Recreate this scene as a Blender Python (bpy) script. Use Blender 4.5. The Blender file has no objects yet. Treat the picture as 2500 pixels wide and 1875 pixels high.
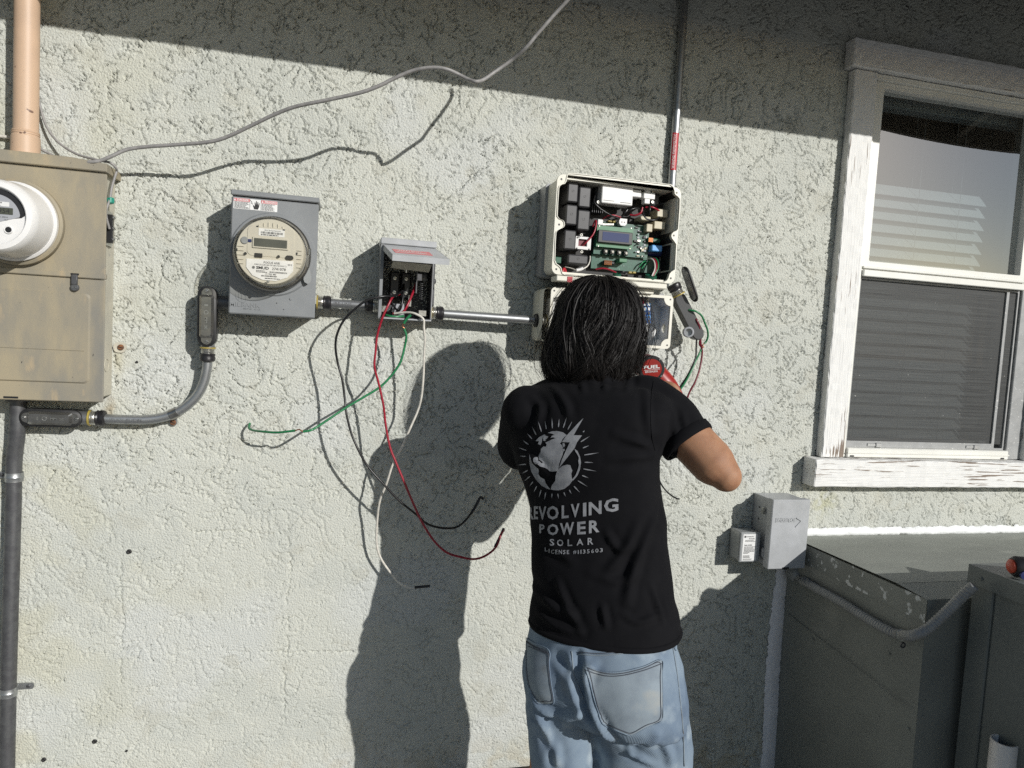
import bpy, bmesh, math, random
import numpy as np
from mathutils import Vector, Matrix
from mathutils.bvhtree import BVHTree
from mathutils.geometry import tessellate_polygon

random.seed(7)
rng = np.random.default_rng(11)
SC = bpy.context.scene
COL = SC.collection
R = math.radians

# ------------------------------------------------------------------ camera
# world: wall face is y = 0, x runs right along the wall, z up, camera side is y < 0
F_PX, CAM = 1700.0, np.array([0.0, -1.935, 1.50])
def cam_axes(yaw, pitch, roll):
    f = np.array([math.sin(yaw)*math.cos(pitch), math.cos(yaw)*math.cos(pitch), -math.sin(pitch)])
    r = np.array([math.cos(yaw), -math.sin(yaw), 0.0]); u = np.cross(r, f)
    return r*math.cos(roll)+u*math.sin(roll), -r*math.sin(roll)+u*math.cos(roll), f
CR, CU, CF = cam_axes(R(13.95), R(3.88), R(3.28))
cd = bpy.data.cameras.new('camera'); cam = bpy.data.objects.new('camera', cd); COL.objects.link(cam)
cd.sensor_width = 36.0; cd.sensor_fit = 'HORIZONTAL'; cd.lens = 36.0*F_PX/2500.0
cd.clip_start = 0.02; cd.clip_end = 2000
cam.matrix_world = Matrix(((CR[0], CU[0], -CF[0], CAM[0]), (CR[1], CU[1], -CF[1], CAM[1]), (CR[2], CU[2], -CF[2], CAM[2]), (0, 0, 0, 1)))
SC.camera = cam
def W(px, py, o=0.0):
    """survey helper: the point of the photograph at pixel px,py that stands o metres in front of the wall"""
    d = (px-1250)*CR/F_PX - (py-937.5)*CU/F_PX + CF
    return CAM + d*((-o-CAM[1])/d[1])

# ------------------------------------------------------------------ light
SUN = np.array([0.62, -1.0, 0.47]); SUN /= np.linalg.norm(SUN)      # towards the sun
SUN_EL = math.asin(SUN[2])
world = bpy.data.worlds.new('World'); SC.world = world; world.use_nodes = True
wn = world.node_tree.nodes; wl = world.node_tree.links
sky = wn.new('ShaderNodeTexSky'); sky.sky_type = 'NISHITA'; sky.sun_disc = False
sky.sun_elevation = SUN_EL; sky.sun_rotation = math.atan2(SUN[0], SUN[1])
sky.air_density = 1.0; sky.dust_density = 0.5; sky.ozone_density = 1.0
wn['Background'].inputs[1].default_value = 0.066
wl.new(sky.outputs[0], wn['Background'].inputs[0])
sl = bpy.data.lights.new('sun', 'SUN'); sl.energy = 4.0; sl.angle = R(0.5); sl.color = (1.0, 0.98, 0.945)
sun = bpy.data.objects.new('sun', sl); COL.objects.link(sun)
sun.rotation_euler = Vector(SUN).to_track_quat('Z', 'Y').to_euler(); sun.location = Vector(SUN)*20
SC.view_settings.view_transform = 'Standard'; SC.view_settings.look = 'None'
SC.view_settings.exposure = 0.0; SC.view_settings.gamma = 1.0
SC.view_settings.use_curve_mapping = False
SC.cycles.use_denoising = False; SC.cycles.max_bounces = 5; SC.cycles.diffuse_bounces = 2; SC.cycles.glossy_bounces = 3; SC.cycles.transparent_max_bounces = 12

# ------------------------------------------------------------------ helpers
UX, UZ, UO = np.array([1., 0, 0]), np.array([0, 0, 1.]), np.array([0, -1., 0])
def v3(p): return np.array(p, float)
def nrm(a): a = v3(a); return a/np.linalg.norm(a)
WALL = (np.zeros(3), UX, UZ, UO)                # (x, z, out) frame

class MB:
    """collects vertices and faces of one mesh"""
    def __init__(s): s.v = []; s.f = []
    def add(s, vs, fs):
        n = len(s.v); s.v += [tuple(map(float, p)) for p in vs]; s.f += [tuple(i+n for i in f) for f in fs]; return s
    def obox(s, c, ax, h, bev=0.0):
        c = v3(c); X, Y, Z = [v3(a) for a in ax]; h = list(h)
        if bev <= 0:
            vs = [c+X*h[0]*i+Y*h[1]*j+Z*h[2]*k for i in (-1, 1) for j in (-1, 1) for k in (-1, 1)]
            return s.add(vs, [(0, 1, 3, 2), (4, 6, 7, 5), (0, 4, 5, 1), (2, 3, 7, 6), (0, 2, 6, 4), (1, 5, 7, 3)])
        b = min(bev, min(h)*0.98); idx = {}; vs = []
        for i in (-1, 1):
            for j in (-1, 1):
                for k in (-1, 1):
                    for a in range(3):
                        e = [h[0]-b, h[1]-b, h[2]-b]; e[a] = h[a]
                        idx[i, j, k, a] = len(vs); vs.append(c+X*e[0]*i+Y*e[1]*j+Z*e[2]*k)
        fs = []
        S = (-1, 1)
        for i in S: fs.append([idx[i, -1, -1, 0], idx[i, 1, -1, 0], idx[i, 1, 1, 0], idx[i, -1, 1, 0]])
        for i in S: fs.append([idx[-1, i, -1, 1], idx[1, i, -1, 1], idx[1, i, 1, 1], idx[-1, i, 1, 1]])
        for i in S: fs.append([idx[-1, -1, i, 2], idx[1, -1, i, 2], idx[1, 1, i, 2], idx[-1, 1, i, 2]])
        for i in S:
            for j in S:
                fs.append([idx[i, j, -1, 0], idx[i, j, 1, 0], idx[i, j, 1, 1], idx[i, j, -1, 1]])
                fs.append([idx[i, -1, j, 0], idx[i, 1, j, 0], idx[i, 1, j, 2], idx[i, -1, j, 2]])
                fs.append([idx[-1, i, j, 1], idx[1, i, j, 1], idx[1, i, j, 2], idx[-1, i, j, 2]])
                for k in S: fs.append([idx[i, j, k, 0], idx[i, j, k, 1], idx[i, j, k, 2]])
        return s.add(vs, fs)
    def box(s, x0, x1, z0, z1, o0, o1, bev=0.0):
        """box given in wall terms: along the wall, height, distance in front of the wall"""
        return s.obox(((x0+x1)/2, -(o0+o1)/2, (z0+z1)/2), (UX, UO, UZ), (abs(x1-x0)/2, abs(o1-o0)/2, abs(z1-z0)/2), bev)
    def tube(s, pts, r, n=10, caps=True, flat=1.0):
        P = np.array(pts, float); m = len(P)
        rr = np.full(m, float(r)) if np.isscalar(r) else np.array(r, float)
        T = np.gradient(P, axis=0); T /= np.linalg.norm(T, axis=1)[:, None]+1e-12
        a = np.cross(T[0], [0, 0, 1.]);
        if np.linalg.norm(a) < 1e-3: a = np.cross(T[0], [1., 0, 0])
        a /= np.linalg.norm(a); vs = []
        for i in range(m):
            a = a-T[i]*(a@T[i]); a /= np.linalg.norm(a)+1e-12; b = np.cross(T[i], a)
            for k in range(n):
                t = 2*math.pi*k/n; vs.append(P[i]+rr[i]*(math.cos(t)*a+flat*math.sin(t)*b))
        fs = [(i*n+k, i*n+(k+1) % n, (i+1)*n+(k+1) % n, (i+1)*n+k) for i in range(m-1) for k in range(n)]
        if caps: fs += [tuple(range(n))[::-1], tuple(range((m-1)*n, m*n))]
        return s.add(vs, fs)
    def lathe(s, c, axis, prof, n=32, up=None):
        c = v3(c); A = nrm(axis); a = np.cross(A, [0, 0, 1.]) if up is None else v3(up)
        if np.linalg.norm(a) < 1e-3: a = np.array([1., 0, 0])
        a = nrm(a-A*(a@A)); b = np.cross(A, a); vs = []; fs = []
        for r, h in prof:
            for k in range(n):
                t = 2*math.pi*k/n; vs.append(c+A*h+max(r, 1e-5)*(math.cos(t)*a+math.sin(t)*b))
        m = len(prof)
        for i in range(m-1):
            for k in range(n): fs.append((i*n+k, i*n+(k+1) % n, (i+1)*n+(k+1) % n, (i+1)*n+k))
        return s.add(vs, fs)
    def prism(s, poly, h0, h1, fr=WALL, holes=(), bev=0.0):
        O, U, V, N = fr; loops = [list(poly)]+[list(h) for h in holes]
        tri = tessellate_polygon([[Vector((p[0], p[1], 0)) for p in l] for l in loops])
        flat = [p for l in loops for p in l]
        def lift(ps, h): return [O+U*p[0]+V*p[1]+N*h for p in ps]
        top = flat
        if bev > 0:
            P = np.array(poly); cx, cy = P.mean(0); ext = (np.abs(P-[cx, cy]).max(0)+1e-9)
            q = (P-[cx, cy])*(1-bev/ext)+[cx, cy]; top = [tuple(x) for x in q]
            n = len(poly); s.add(lift(poly, h1-bev)+lift(top, h1), [(i, (i+1) % n, n+(i+1) % n, n+i) for i in range(n)])
        s.add(lift(top, h1), tri); s.add(lift(flat, h0), [t[::-1] for t in tri])
        hb = h1-bev
        for l in loops:
            n = len(l); s.add(lift(l, h0)+lift(l, hb), [(i, (i+1) % n, n+(i+1) % n, n+i) for i in range(n)])
        return s
    def grid(s, P):
        P = np.array(P); a, b = P.shape[:2]
        return s.add(P.reshape(-1, 3), [(i*b+j, i*b+j+1, (i+1)*b+j+1, (i+1)*b+j) for i in range(a-1) for j in range(b-1)])

def rrect(x0, x1, z0, z1, r, n=6):
    pts = []
    for cx, cz, a0 in ((x1-r, z1-r, 0), (x0+r, z1-r, 90), (x0+r, z0+r, 180), (x1-r, z0+r, 270)):
        for i in range(n+1):
            t = R(a0+90*i/n); pts.append((cx+r*math.cos(t), cz+r*math.sin(t)))
    return pts
def circ(cx, cz, r, n=24, rz=None):
    rz = r if rz is None else rz
    return [(cx+r*math.cos(2*math.pi*k/n), cz+rz*math.sin(2*math.pi*k/n)) for k in range(n)]
def stadium(L, w, n=10):
    r = w/2; h = L/2-r; p = []
    for cx, a0 in ((h, -90), (-h, 90)):
        for i in range(n+1):
            t = R(a0+180*i/n); p.append((cx+r*math.cos(t), r*math.sin(t)))
    return p
def spline(pts, n=8):
    P = np.array(pts, float); P = np.vstack([2*P[0]-P[1], P, 2*P[-1]-P[-2]]); out = []
    for i in range(1, len(P)-2):
        for k in range(n):
            t = k/n; a, b, c, d = P[i-1], P[i], P[i+1], P[i+2]
            out.append(0.5*((2*b)+(-a+c)*t+(2*a-5*b+4*c-d)*t*t+(-a+3*b-3*c+d)*t**3))
    out.append(P[-2]); return np.array(out)

BASE = {}
def thing(name, label, cat, loc, group=None, kind=None):
    o = bpy.data.objects.new(name, None); COL.objects.link(o); o.location = loc; o.empty_display_size = 0.05
    o['label'] = label; o['category'] = cat
    if group: o['group'] = group
    BASE[o] = v3(loc); return o
def mesh_obj(name, me, parent):
    o = bpy.data.objects.new(name, me); COL.objects.link(o)
    if parent is not None:
        o.parent = parent; BASE[o] = BASE[parent]
        if parent.type == 'EMPTY': pass
    else: BASE[o] = np.zeros(3)
    return o
def part(name, mb, mat, parent=None, smooth=None, label=None, kind=None, recalc=True):
    base = BASE[parent] if parent is not None else np.zeros(3)
    me = bpy.data.meshes.new(name)
    vs = np.array(mb.v)-base; me.from_pydata([tuple(p) for p in vs], [], mb.f)
    if recalc:
        bm = bmesh.new(); bm.from_mesh(me); bmesh.ops.remove_doubles(bm, verts=bm.verts, dist=1e-6)
        bmesh.ops.recalc_face_normals(bm, faces=bm.faces); bm.to_mesh(me); bm.free()
    me.validate(); me.update()
    if smooth:
        me.shade_smooth()
        if smooth is not True: me.set_sharp_from_angle(angle=R(smooth))
    me.materials.append(mat)
    o = mesh_obj(name, me, parent)
    if label: o['label'] = label
    if kind: o['kind'] = kind
    return o
def single(name, mb, mat, label, cat, loc=None, smooth=None, group=None, kind=None):
    """a thing that is one mesh, origin at its base"""
    base = v3(loc) if loc is not None else np.array(mb.v).mean(0)
    me = bpy.data.meshes.new(name); me.from_pydata([tuple(p) for p in np.array(mb.v)-base], [], mb.f)
    bm = bmesh.new(); bm.from_mesh(me); bmesh.ops.recalc_face_normals(bm, faces=bm.faces); bm.to_mesh(me); bm.free()
    me.update()
    if smooth:
        me.shade_smooth()
        if smooth is not True: me.set_sharp_from_angle(angle=R(smooth))
    me.materials.append(mat); o = bpy.data.objects.new(name, me); COL.objects.link(o); o.location = base
    BASE[o] = base
    if kind == 'structure': o['kind'] = kind
    else:
        o['label'] = label; o['category'] = cat
        if kind: o['kind'] = kind
    if group: o['group'] = group
    return o

_txt = {}
def text_geo(body, bold=0.0, spacing=1.0):
    """flat text outline: verts (n,2) with height 1 = cap height about 0.7, faces"""
    key = (body, bold, spacing)
    if key in _txt: return _txt[key]
    cu = bpy.data.curves.new('text', 'FONT'); cu.body = body; cu.size = 1.0; cu.resolution_u = 2
    cu.offset = bold; cu.space_character = spacing; cu.fill_mode = 'FRONT'
    ob = bpy.data.objects.new('text', cu); COL.objects.link(ob)
    dg = bpy.context.evaluated_depsgraph_get(); me = bpy.data.meshes.new_from_object(ob.evaluated_get(dg))
    v = np.array([x.co[:2] for x in me.vertices]) if len(me.vertices) else np.zeros((0, 2))
    f = [tuple(p.vertices) for p in me.polygons]
    bpy.data.objects.remove(ob); bpy.data.curves.remove(cu); bpy.data.meshes.remove(me)
    if len(v): v = (v-v.min(0))/max(1e-6, (v.max(0)-v.min(0))[1]); 
    _txt[key] = (v, f); return v, f
def text_on(mb, body, x0, z0, width, height, h, fr=WALL, bold=0.0, spacing=1.0):
    """text in the box x0..x0+width, z0..z0+height of a frame, standing h above it"""
    v, f = text_geo(body, bold, spacing)
    if not len(v): return mb
    w = v[:, 0].max(); O, U, V, N = fr
    mb.add([O+U*(x0+p[0]/w*width)+V*(z0+p[1]*height)+N*h for p in v], f); return mb
def barcode(mb, x0, z0, w, h, hh, fr=WALL, n=26, seed=1):
    rr = random.Random(seed); O, U, V, N = fr; x = x0; st = w/n
    for i in range(n):
        b = st*rr.choice((.3, .5, .7)); mb.add([O+U*p+V*q+N*hh for p, q in ((x, z0), (x+b, z0), (x+b, z0+h), (x, z0+h))], [(0, 1, 2, 3)]); x += st
    return mb
def lines(mb, x0, z0, w, h, n, hh, fr=WALL, seed=1):
    """rows of print too small to read"""
    rr = random.Random(seed); O, U, V, N = fr; rh = h/n
    for i in range(n):
        x = x0; e = x0+w*rr.uniform(.7, 1)
        while x < e:
            l = min(rr.uniform(.06, .2)*w, e-x); z = z0+h-(i+.75)*rh
            mb.add([O+U*p+V*q+N*hh for p, q in ((x, z), (x+l, z), (x+l, z+rh*.5), (x, z+rh*.5))], [(0, 1, 2, 3)]); x += l+.025*w
    return mb

# ------------------------------------------------------------------ materials
def pmat(name, c, c2=None, scale=12.0, detail=4.0, lo=.4, hi=.62, rough=.5, metal=0.0, bump=0.0, bscale=200.0, bdist=.001,
         spec=.5, coat=0.0, stretch=None, rough2=None, extra=None):
    """procedural paint / metal / plastic: two tones mixed by noise, optional fine relief"""
    m = bpy.data.materials.new(name); m.use_nodes = True; nt = m.node_tree; N = nt.nodes; L = nt.links
    b = N['Principled BSDF']; b.inputs['Roughness'].default_value = rough; b.inputs['Metallic'].default_value = metal
    b.inputs['Specular IOR Level'].default_value = spec; b.inputs['Coat Weight'].default_value = coat
    tc = N.new('ShaderNodeNewGeometry'); src = tc.outputs['Position']
    if stretch:
        mp = N.new('ShaderNodeMapping'); mp.inputs['Scale'].default_value = stretch; L.new(src, mp.inputs[0]); src = mp.outputs[0]
    c4 = (*c, 1); 
    no = N.new('ShaderNodeTexNoise'); no.inputs['Scale'].default_value = scale; no.inputs['Detail'].default_value = detail
    no.inputs['Roughness'].default_value = .6; L.new(src, no.inputs['Vector'])
    rp = N.new('ShaderNodeValToRGB'); rp.color_ramp.elements[0].position = lo; rp.color_ramp.elements[1].position = hi
    rp.color_ramp.elements[0].color = c4; rp.color_ramp.elements[1].color = (*(c2 or tuple(x*.88 for x in c)), 1)
    L.new(no.outputs[0], rp.inputs[0]); col = rp.outputs[0]
    if extra:                                                     # (colour, scale, threshold, softness): spots, flakes, stains
        for ec, es, et, ew in extra:
            n2 = N.new('ShaderNodeTexNoise'); n2.inputs['Scale'].default_value = es; n2.inputs['Detail'].default_value = 5
            L.new(src, n2.inputs['Vector']); r2 = N.new('ShaderNodeValToRGB')
            r2.color_ramp.elements[0].position = et; r2.color_ramp.elements[1].position = et+ew
            r2.color_ramp.elements[0].color = (0, 0, 0, 1); r2.color_ramp.elements[1].color = (1, 1, 1, 1)
            L.new(n2.outputs[0], r2.inputs[0]); mx = N.new('ShaderNodeMix'); mx.data_type = 'RGBA'
            L.new(r2.outputs[0], mx.inputs[0]); L.new(col, mx.inputs[6]); mx.inputs[7].default_value = (*ec, 1); col = mx.outputs[2]
    L.new(col, b.inputs['Base Color'])
    if rough2 is not None:
        mr = N.new('ShaderNodeMapRange'); mr.inputs[1].default_value = .3; mr.inputs[2].default_value = .7
        mr.inputs[3].default_value = rough; mr.inputs[4].default_value = rough2; L.new(no.outputs[0], mr.inputs[0]); L.new(mr.outputs[0], b.inputs['Roughness'])
    if bump > 0:
        nb = N.new('ShaderNodeTexNoise'); nb.inputs['Scale'].default_value = bscale; nb.inputs['Detail'].default_value = 3; L.new(src, nb.inputs['Vector'])
        bp = N.new('ShaderNodeBump'); bp.inputs['Strength'].default_value = bump; bp.inputs['Distance'].default_value = bdist
        L.new(nb.outputs[0], bp.inputs['Height']); L.new(bp.outputs[0], b.inputs['Normal'])
    return m

M = {}
M['grey_paint'] = pmat('grey_enamel', (.235, .245, .25), (.20, .21, .215), 9, rough=.42, rough2=.55, bump=.08, bscale=900)
M['grey_box'] = pmat('light_grey_enamel', (.42, .43, .44), (.36, .37, .375), 14, rough=.42, bump=.05, bscale=900)
M['tan_paint'] = pmat('weathered_tan_enamel', (.345, .295, .20), (.265, .24, .185), 16, detail=7, lo=.38, hi=.64, rough=.6, bump=.15, bscale=500, stretch=(1, 1, .35),
                      extra=[((.20, .195, .175), 7.5, .55, .14), ((.40, .32, .205), 30, .60, .14), ((.05, .045, .04), 170, .72, .02)])
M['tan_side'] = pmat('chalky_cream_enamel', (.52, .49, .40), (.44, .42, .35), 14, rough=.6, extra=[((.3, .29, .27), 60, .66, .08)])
M['peach_paint'] = pmat('peach_mast_paint', (.56, .395, .27), (.51, .36, .25), 9, rough=.5, bump=.12, bscale=260, extra=[((.17, .10, .07), 55, .69, .015), ((.60, .42, .29), 12, .6, .2)])
M['galv'] = pmat('galvanised_steel', (.42, .43, .43), (.34, .35, .355), 40, rough=.34, rough2=.5, metal=.85)
M['dark_galv'] = pmat('weathered_conduit', (.13, .132, .135), (.09, .09, .095), 60, rough=.42, rough2=.6, metal=.55, bump=.15, bscale=700)
M['mid_galv'] = pmat('brushed_conduit', (.27, .275, .28), (.21, .215, .22), 60, rough=.36, rough2=.5, metal=.7)
M['zinc'] = pmat('zinc_fitting', (.55, .55, .52), (.42, .41, .38), 90, rough=.3, metal=.9)
M['black_rubber'] = pmat('black_rubber', (.012, .012, .013), (.02, .02, .02), 60, rough=.5)
M['tape'] = pmat('black_tape', (.012, .012, .014), (.02, .018, .02), 120, rough=.35, bump=.4, bscale=260)
M['yellow'] = pmat('yellow_washer', (.40, .31, .06), (.28, .22, .07), 60, rough=.5)
M['cover_metal'] = pmat('polished_cover', (.36, .355, .34), (.26, .255, .24), 40, rough=.16, rough2=.30, metal=.9)
M['white_plastic'] = pmat('white_meter_plastic', (.78, .77, .75), (.72, .71, .69), 6, rough=.28, coat=.2)
M['meter_face'] = pmat('beige_meter_face', (.58, .55, .46), (.54, .51, .43), 20, rough=.5)
M['meter_grey'] = pmat('grey_meter_face', (.36, .37, .39), (.33, .34, .36), 20, rough=.45)
M['lcd'] = pmat('lcd_glass', (.105, .105, .085), (.085, .085, .07), 30, rough=.15)
M['lcd_dark'] = pmat('lcd_glass_green', (.075, .08, .06), None, 30, rough=.15)
M['ink'] = pmat('black_ink', (.02, .02, .02), (.03, .03, .03), 60, rough=.6)
M['label_white'] = pmat('white_label', (.78, .78, .76), (.72, .72, .70), 40, rough=.45)
M['label_red'] = pmat('faded_red_label', (.56, .17, .18), (.60, .24, .24), 90, rough=.5)
M['red_sticker'] = pmat('red_sticker', (.45, .025, .035), (.40, .02, .03), 90, rough=.4)
M['cream_plastic'] = pmat('cream_housing', (.74, .72, .63), (.69, .67, .57), 8, rough=.4, extra=[((.60, .55, .40), 9, .62, .15)])
M['grey_housing'] = pmat('grey_housing', (.34, .345, .345), (.30, .305, .305), 10, rough=.45, bump=.05, bscale=700)
M['liner'] = pmat('pale_grey_liner', (.68, .68, .66), (.63, .63, .61), 10, rough=.45)
M['dark_inside'] = pmat('dark_interior', (.02, .019, .018), (.015, .0145, .014), 20, rough=.6)
M['box_inside'] = pmat('grey_box_interior', (.05, .05, .052), (.04, .04, .042), 20, rough=.5)
M['cap_grey'] = pmat('charcoal_plastic', (.045, .045, .048), (.038, .038, .041), 30, rough=.4, bump=.05, bscale=1500)
M['black_plastic'] = pmat('black_plastic', (.016, .016, .017), (.022, .022, .023), 30, rough=.42)
M['pcb'] = pmat('green_circuit_board', (.018, .105, .065), (.012, .075, .048), 160, rough=.35, extra=[((.45, .5, .48), 420, .69, .02), ((.01, .03, .025), 300, .62, .03)])
M['pcb_light'] = pmat('green_display_board', (.06, .20, .10), (.05, .17, .085), 90, rough=.35)
M['screen_blue'] = pmat('display_blue', (.055, .07, .15), (.06, .075, .155), 10, rough=.12)
M['relay'] = pmat('cream_relay', (.55, .50, .36), (.48, .43, .31), 50, rough=.45, extra=[((.2, .18, .13), 300, .68, .03)])
M['copper'] = pmat('bare_copper', (.60, .27, .13), (.48, .2, .1), 120, rough=.3, metal=.9)
M['green_core'] = pmat('green_ferrite', (.012, .10, .055), (.01, .08, .045), 40, rough=.4)
M['green_clip'] = pmat('teal_clamp', (.02, .28, .20), None, 40, rough=.4)
M['blue'] = pmat('blue_plastic', (.03, .13, .42), (.03, .16, .5), 50, rough=.4)
M['light_blue'] = pmat('light_blue_cap', (.10, .33, .68), (.12, .37, .72), 50, rough=.4)
def wire_mat(n, c, r=.32): return pmat(n, c, tuple(x*.8 for x in c), 80, rough=r, spec=.5)
M['w_black'] = wire_mat('black_insulation', (.010, .010, .011)); M['w_red'] = wire_mat('red_insulation', (.33, .012, .03))
M['w_green'] = wire_mat('green_insulation', (.02, .20, .075)); M['w_white'] = wire_mat('white_insulation', (.66, .63, .56))
M['w_grey'] = wire_mat('grey_cable_sheath', (.30, .29, .28), .5); M['w_brown'] = wire_mat('dark_red_insulation', (.16, .012, .025))
M['rust'] = pmat('rusty_steel', (.22, .09, .035), (.10, .05, .03), 160, rough=.8, bump=.4, bscale=500)
M['duct'] = pmat('painted_duct_metal', (.245, .252, .226), (.20, .206, .185), 6, detail=6, lo=.35, hi=.68, rough=.55, rough2=.68, bump=.12, bscale=60, bdist=.002,
                 extra=[((.31, .305, .27), 4, .56, .16), ((.05, .05, .048), 75, .72, .02)])
M['duct_lip'] = pmat('scuffed_duct_paint', (.245, .252, .226), (.20, .206, .185), 6, detail=6, rough=.6, extra=[((.58, .59, .57), 38, .60, .02)])
M['duct_sunlit'] = pmat('sunlit_duct_paint', (.27, .283, .25), (.225, .236, .21), 5, detail=6, lo=.35, hi=.68, rough=.6, bump=.12, bscale=60, bdist=.002, stretch=(1, 2.5, 1), extra=[((.33, .34, .30), 6, .58, .16), ((.15, .155, .14), 60, .69, .03)])  # same paint as the duct sides, lightened to paint in sun on the top
M['unit'] = pmat('dark_unit_enamel', (.15, .163, .153), (.13, .142, .134), 5, rough=.45, bump=.04, bscale=900)
M['flex'] = pmat('grey_flex_jacket', (.30, .30, .29), (.26, .26, .25), 40, rough=.5)
M['pvc'] = pmat('white_pvc', (.80, .75, .70), (.75, .70, .65), 10, rough=.35)
M['caulk'] = pmat('white_caulk', (.80, .81, .80), (.74, .75, .74), 18, rough=.5, bump=.6, bscale=70, bdist=.004)
M['caulk_grey'] = pmat('grey_mastic', (.82, .81, .83), (.76, .75, .77), 18, rough=.6, bump=.6, bscale=60, bdist=.004)
M['vinyl'] = pmat('white_vinyl_frame', (.76, .755, .70), (.71, .705, .65), 6, rough=.4)
M['vinyl_grey'] = pmat('screen_frame_grey', (.34, .345, .34), (.29, .295, .29), 30, rough=.5, extra=[((.55, .55, .53), 120, .66, .03)])
M['blind'] = pmat('white_blind_slat', (.56, .585, .585), (.52, .545, .545), 5, rough=.5)
M['cord'] = pmat('blind_cord', (.35, .36, .36), None, 50, rough=.8)
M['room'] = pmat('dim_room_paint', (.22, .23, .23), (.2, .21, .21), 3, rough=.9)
M['foundation'] = pmat('dark_wood_strip', (.05, .035, .022), (.03, .022, .015), 30, rough=.85, bump=.5, bscale=60, bdist=.003)
M['concrete'] = pmat('foundation_concrete', (.30, .29, .27), (.24, .23, .21), 8, rough=.9, bump=.4, bscale=90, bdist=.003)
M['soffit'] = pmat('dark_stained_soffit', (.10, .085, .065), (.08, .068, .055), 6, rough=.8)
M['shingle'] = pmat('grey_shingle', (.12, .115, .11), (.08, .078, .075), 40, rough=.95, bump=.6, bscale=150, bdist=.003)
M['skin'] = pmat('tan_skin', (.37, .195, .112), (.31, .155, .088), 30, rough=.62, spec=.35, bump=.25, bscale=420, bdist=.0006)
M['skin'].node_tree.nodes['Principled BSDF'].inputs['Subsurface Weight'].default_value = .08
M['skin'].node_tree.nodes['Principled BSDF'].inputs['Subsurface Radius'].default_value = (.006, .003, .0015)
M['shirt'] = pmat('black_cotton', (.0050, .0050, .0062), (.0068, .0068, .008), 14, rough=.9, spec=.12, bump=.25, bscale=900, bdist=.0008)
M['shirt'].node_tree.nodes['Principled BSDF'].inputs['Sheen Weight'].default_value = .01
M['print'] = pmat('silver_screen_print', (.30, .305, .32), (.21, .215, .23), 45, rough=.55, bump=.2, bscale=700)
M['thread'] = pmat('jeans_thread', (.07, .08, .10), None, 60, rough=.8)
M['boot'] = pmat('brown_boot_leather', (.09, .05, .028), (.06, .035, .02), 25, rough=.55)
M['tool_red'] = pmat('red_tool_plastic', (.30, .018, .012), (.27, .016, .012), 20, rough=.35)
M['eye'] = pmat('eye_white', (.7, .7, .68), None, 20, rough=.2)
M['steel'] = pmat('screw_steel', (.45, .45, .44), (.35, .35, .34), 100, rough=.3, metal=.9)
M['orange'] = pmat('orange_button', (.55, .07, .03), None, 30, rough=.4)
M['navy'] = pmat('navy_plastic', (.02, .03, .12), None, 30, rough=.4)
M['clear_grey'] = pmat('smoky_plastic', (.33, .34, .34), (.28, .29, .29), 15, rough=.2)

def wood_mat():
    m = bpy.data.materials.new('peeling_white_paint_on_wood'); m.use_nodes = True; nt = m.node_tree; N = nt.nodes; L = nt.links
    b = N['Principled BSDF']; b.inputs['Roughness'].default_value = .7
    tc = N.new('ShaderNodeTexCoord'); at = N.new('ShaderNodeAttribute'); at.attribute_name = 'grain'
    sep = at.outputs['Vector']
    def noise(scale, detail, src): 
        n = N.new('ShaderNodeTexNoise'); n.inputs['Scale'].default_value = scale; n.inputs['Detail'].default_value = detail; L.new(src, n.inputs['Vector']); return n.outputs[0]
    gr = noise(1.0, 6, sep)                                        # grain, stretched in the attribute
    big = noise(4.0, 3, N.new('ShaderNodeNewGeometry').outputs['Position'])
    wear = N.new('ShaderNodeAttribute'); wear.attribute_name = 'wear'
    mix = N.new('ShaderNodeMath'); mix.operation = 'MULTIPLY_ADD'; L.new(big, mix.inputs[0]); mix.inputs[1].default_value = .45; L.new(gr, mix.inputs[2])
    add = N.new('ShaderNodeMath'); add.operation = 'ADD'; L.new(mix.outputs[0], add.inputs[0]); L.new(wear.outputs['Fac'], add.inputs[1])
    rp = N.new('ShaderNodeValToRGB'); e = rp.color_ramp.elements; e[0].position = .945; e[1].position = .99
    e[0].color = (.74, .735, .71, 1); e[1].color = (.20, .155, .12, 1); e2 = rp.color_ramp.elements.new(.965); e2.color = (.33, .29, .25, 1)
    L.new(add.outputs[0], rp.inputs[0]); L.new(rp.outputs[0], b.inputs['Base Color'])
    bp = N.new('ShaderNodeBump'); bp.inputs['Strength'].default_value = .7; bp.inputs['Distance'].default_value = .003; L.new(gr, bp.inputs['Height']); L.new(bp.outputs[0], b.inputs['Normal'])
    return m
M['wood'] = wood_mat()
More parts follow.
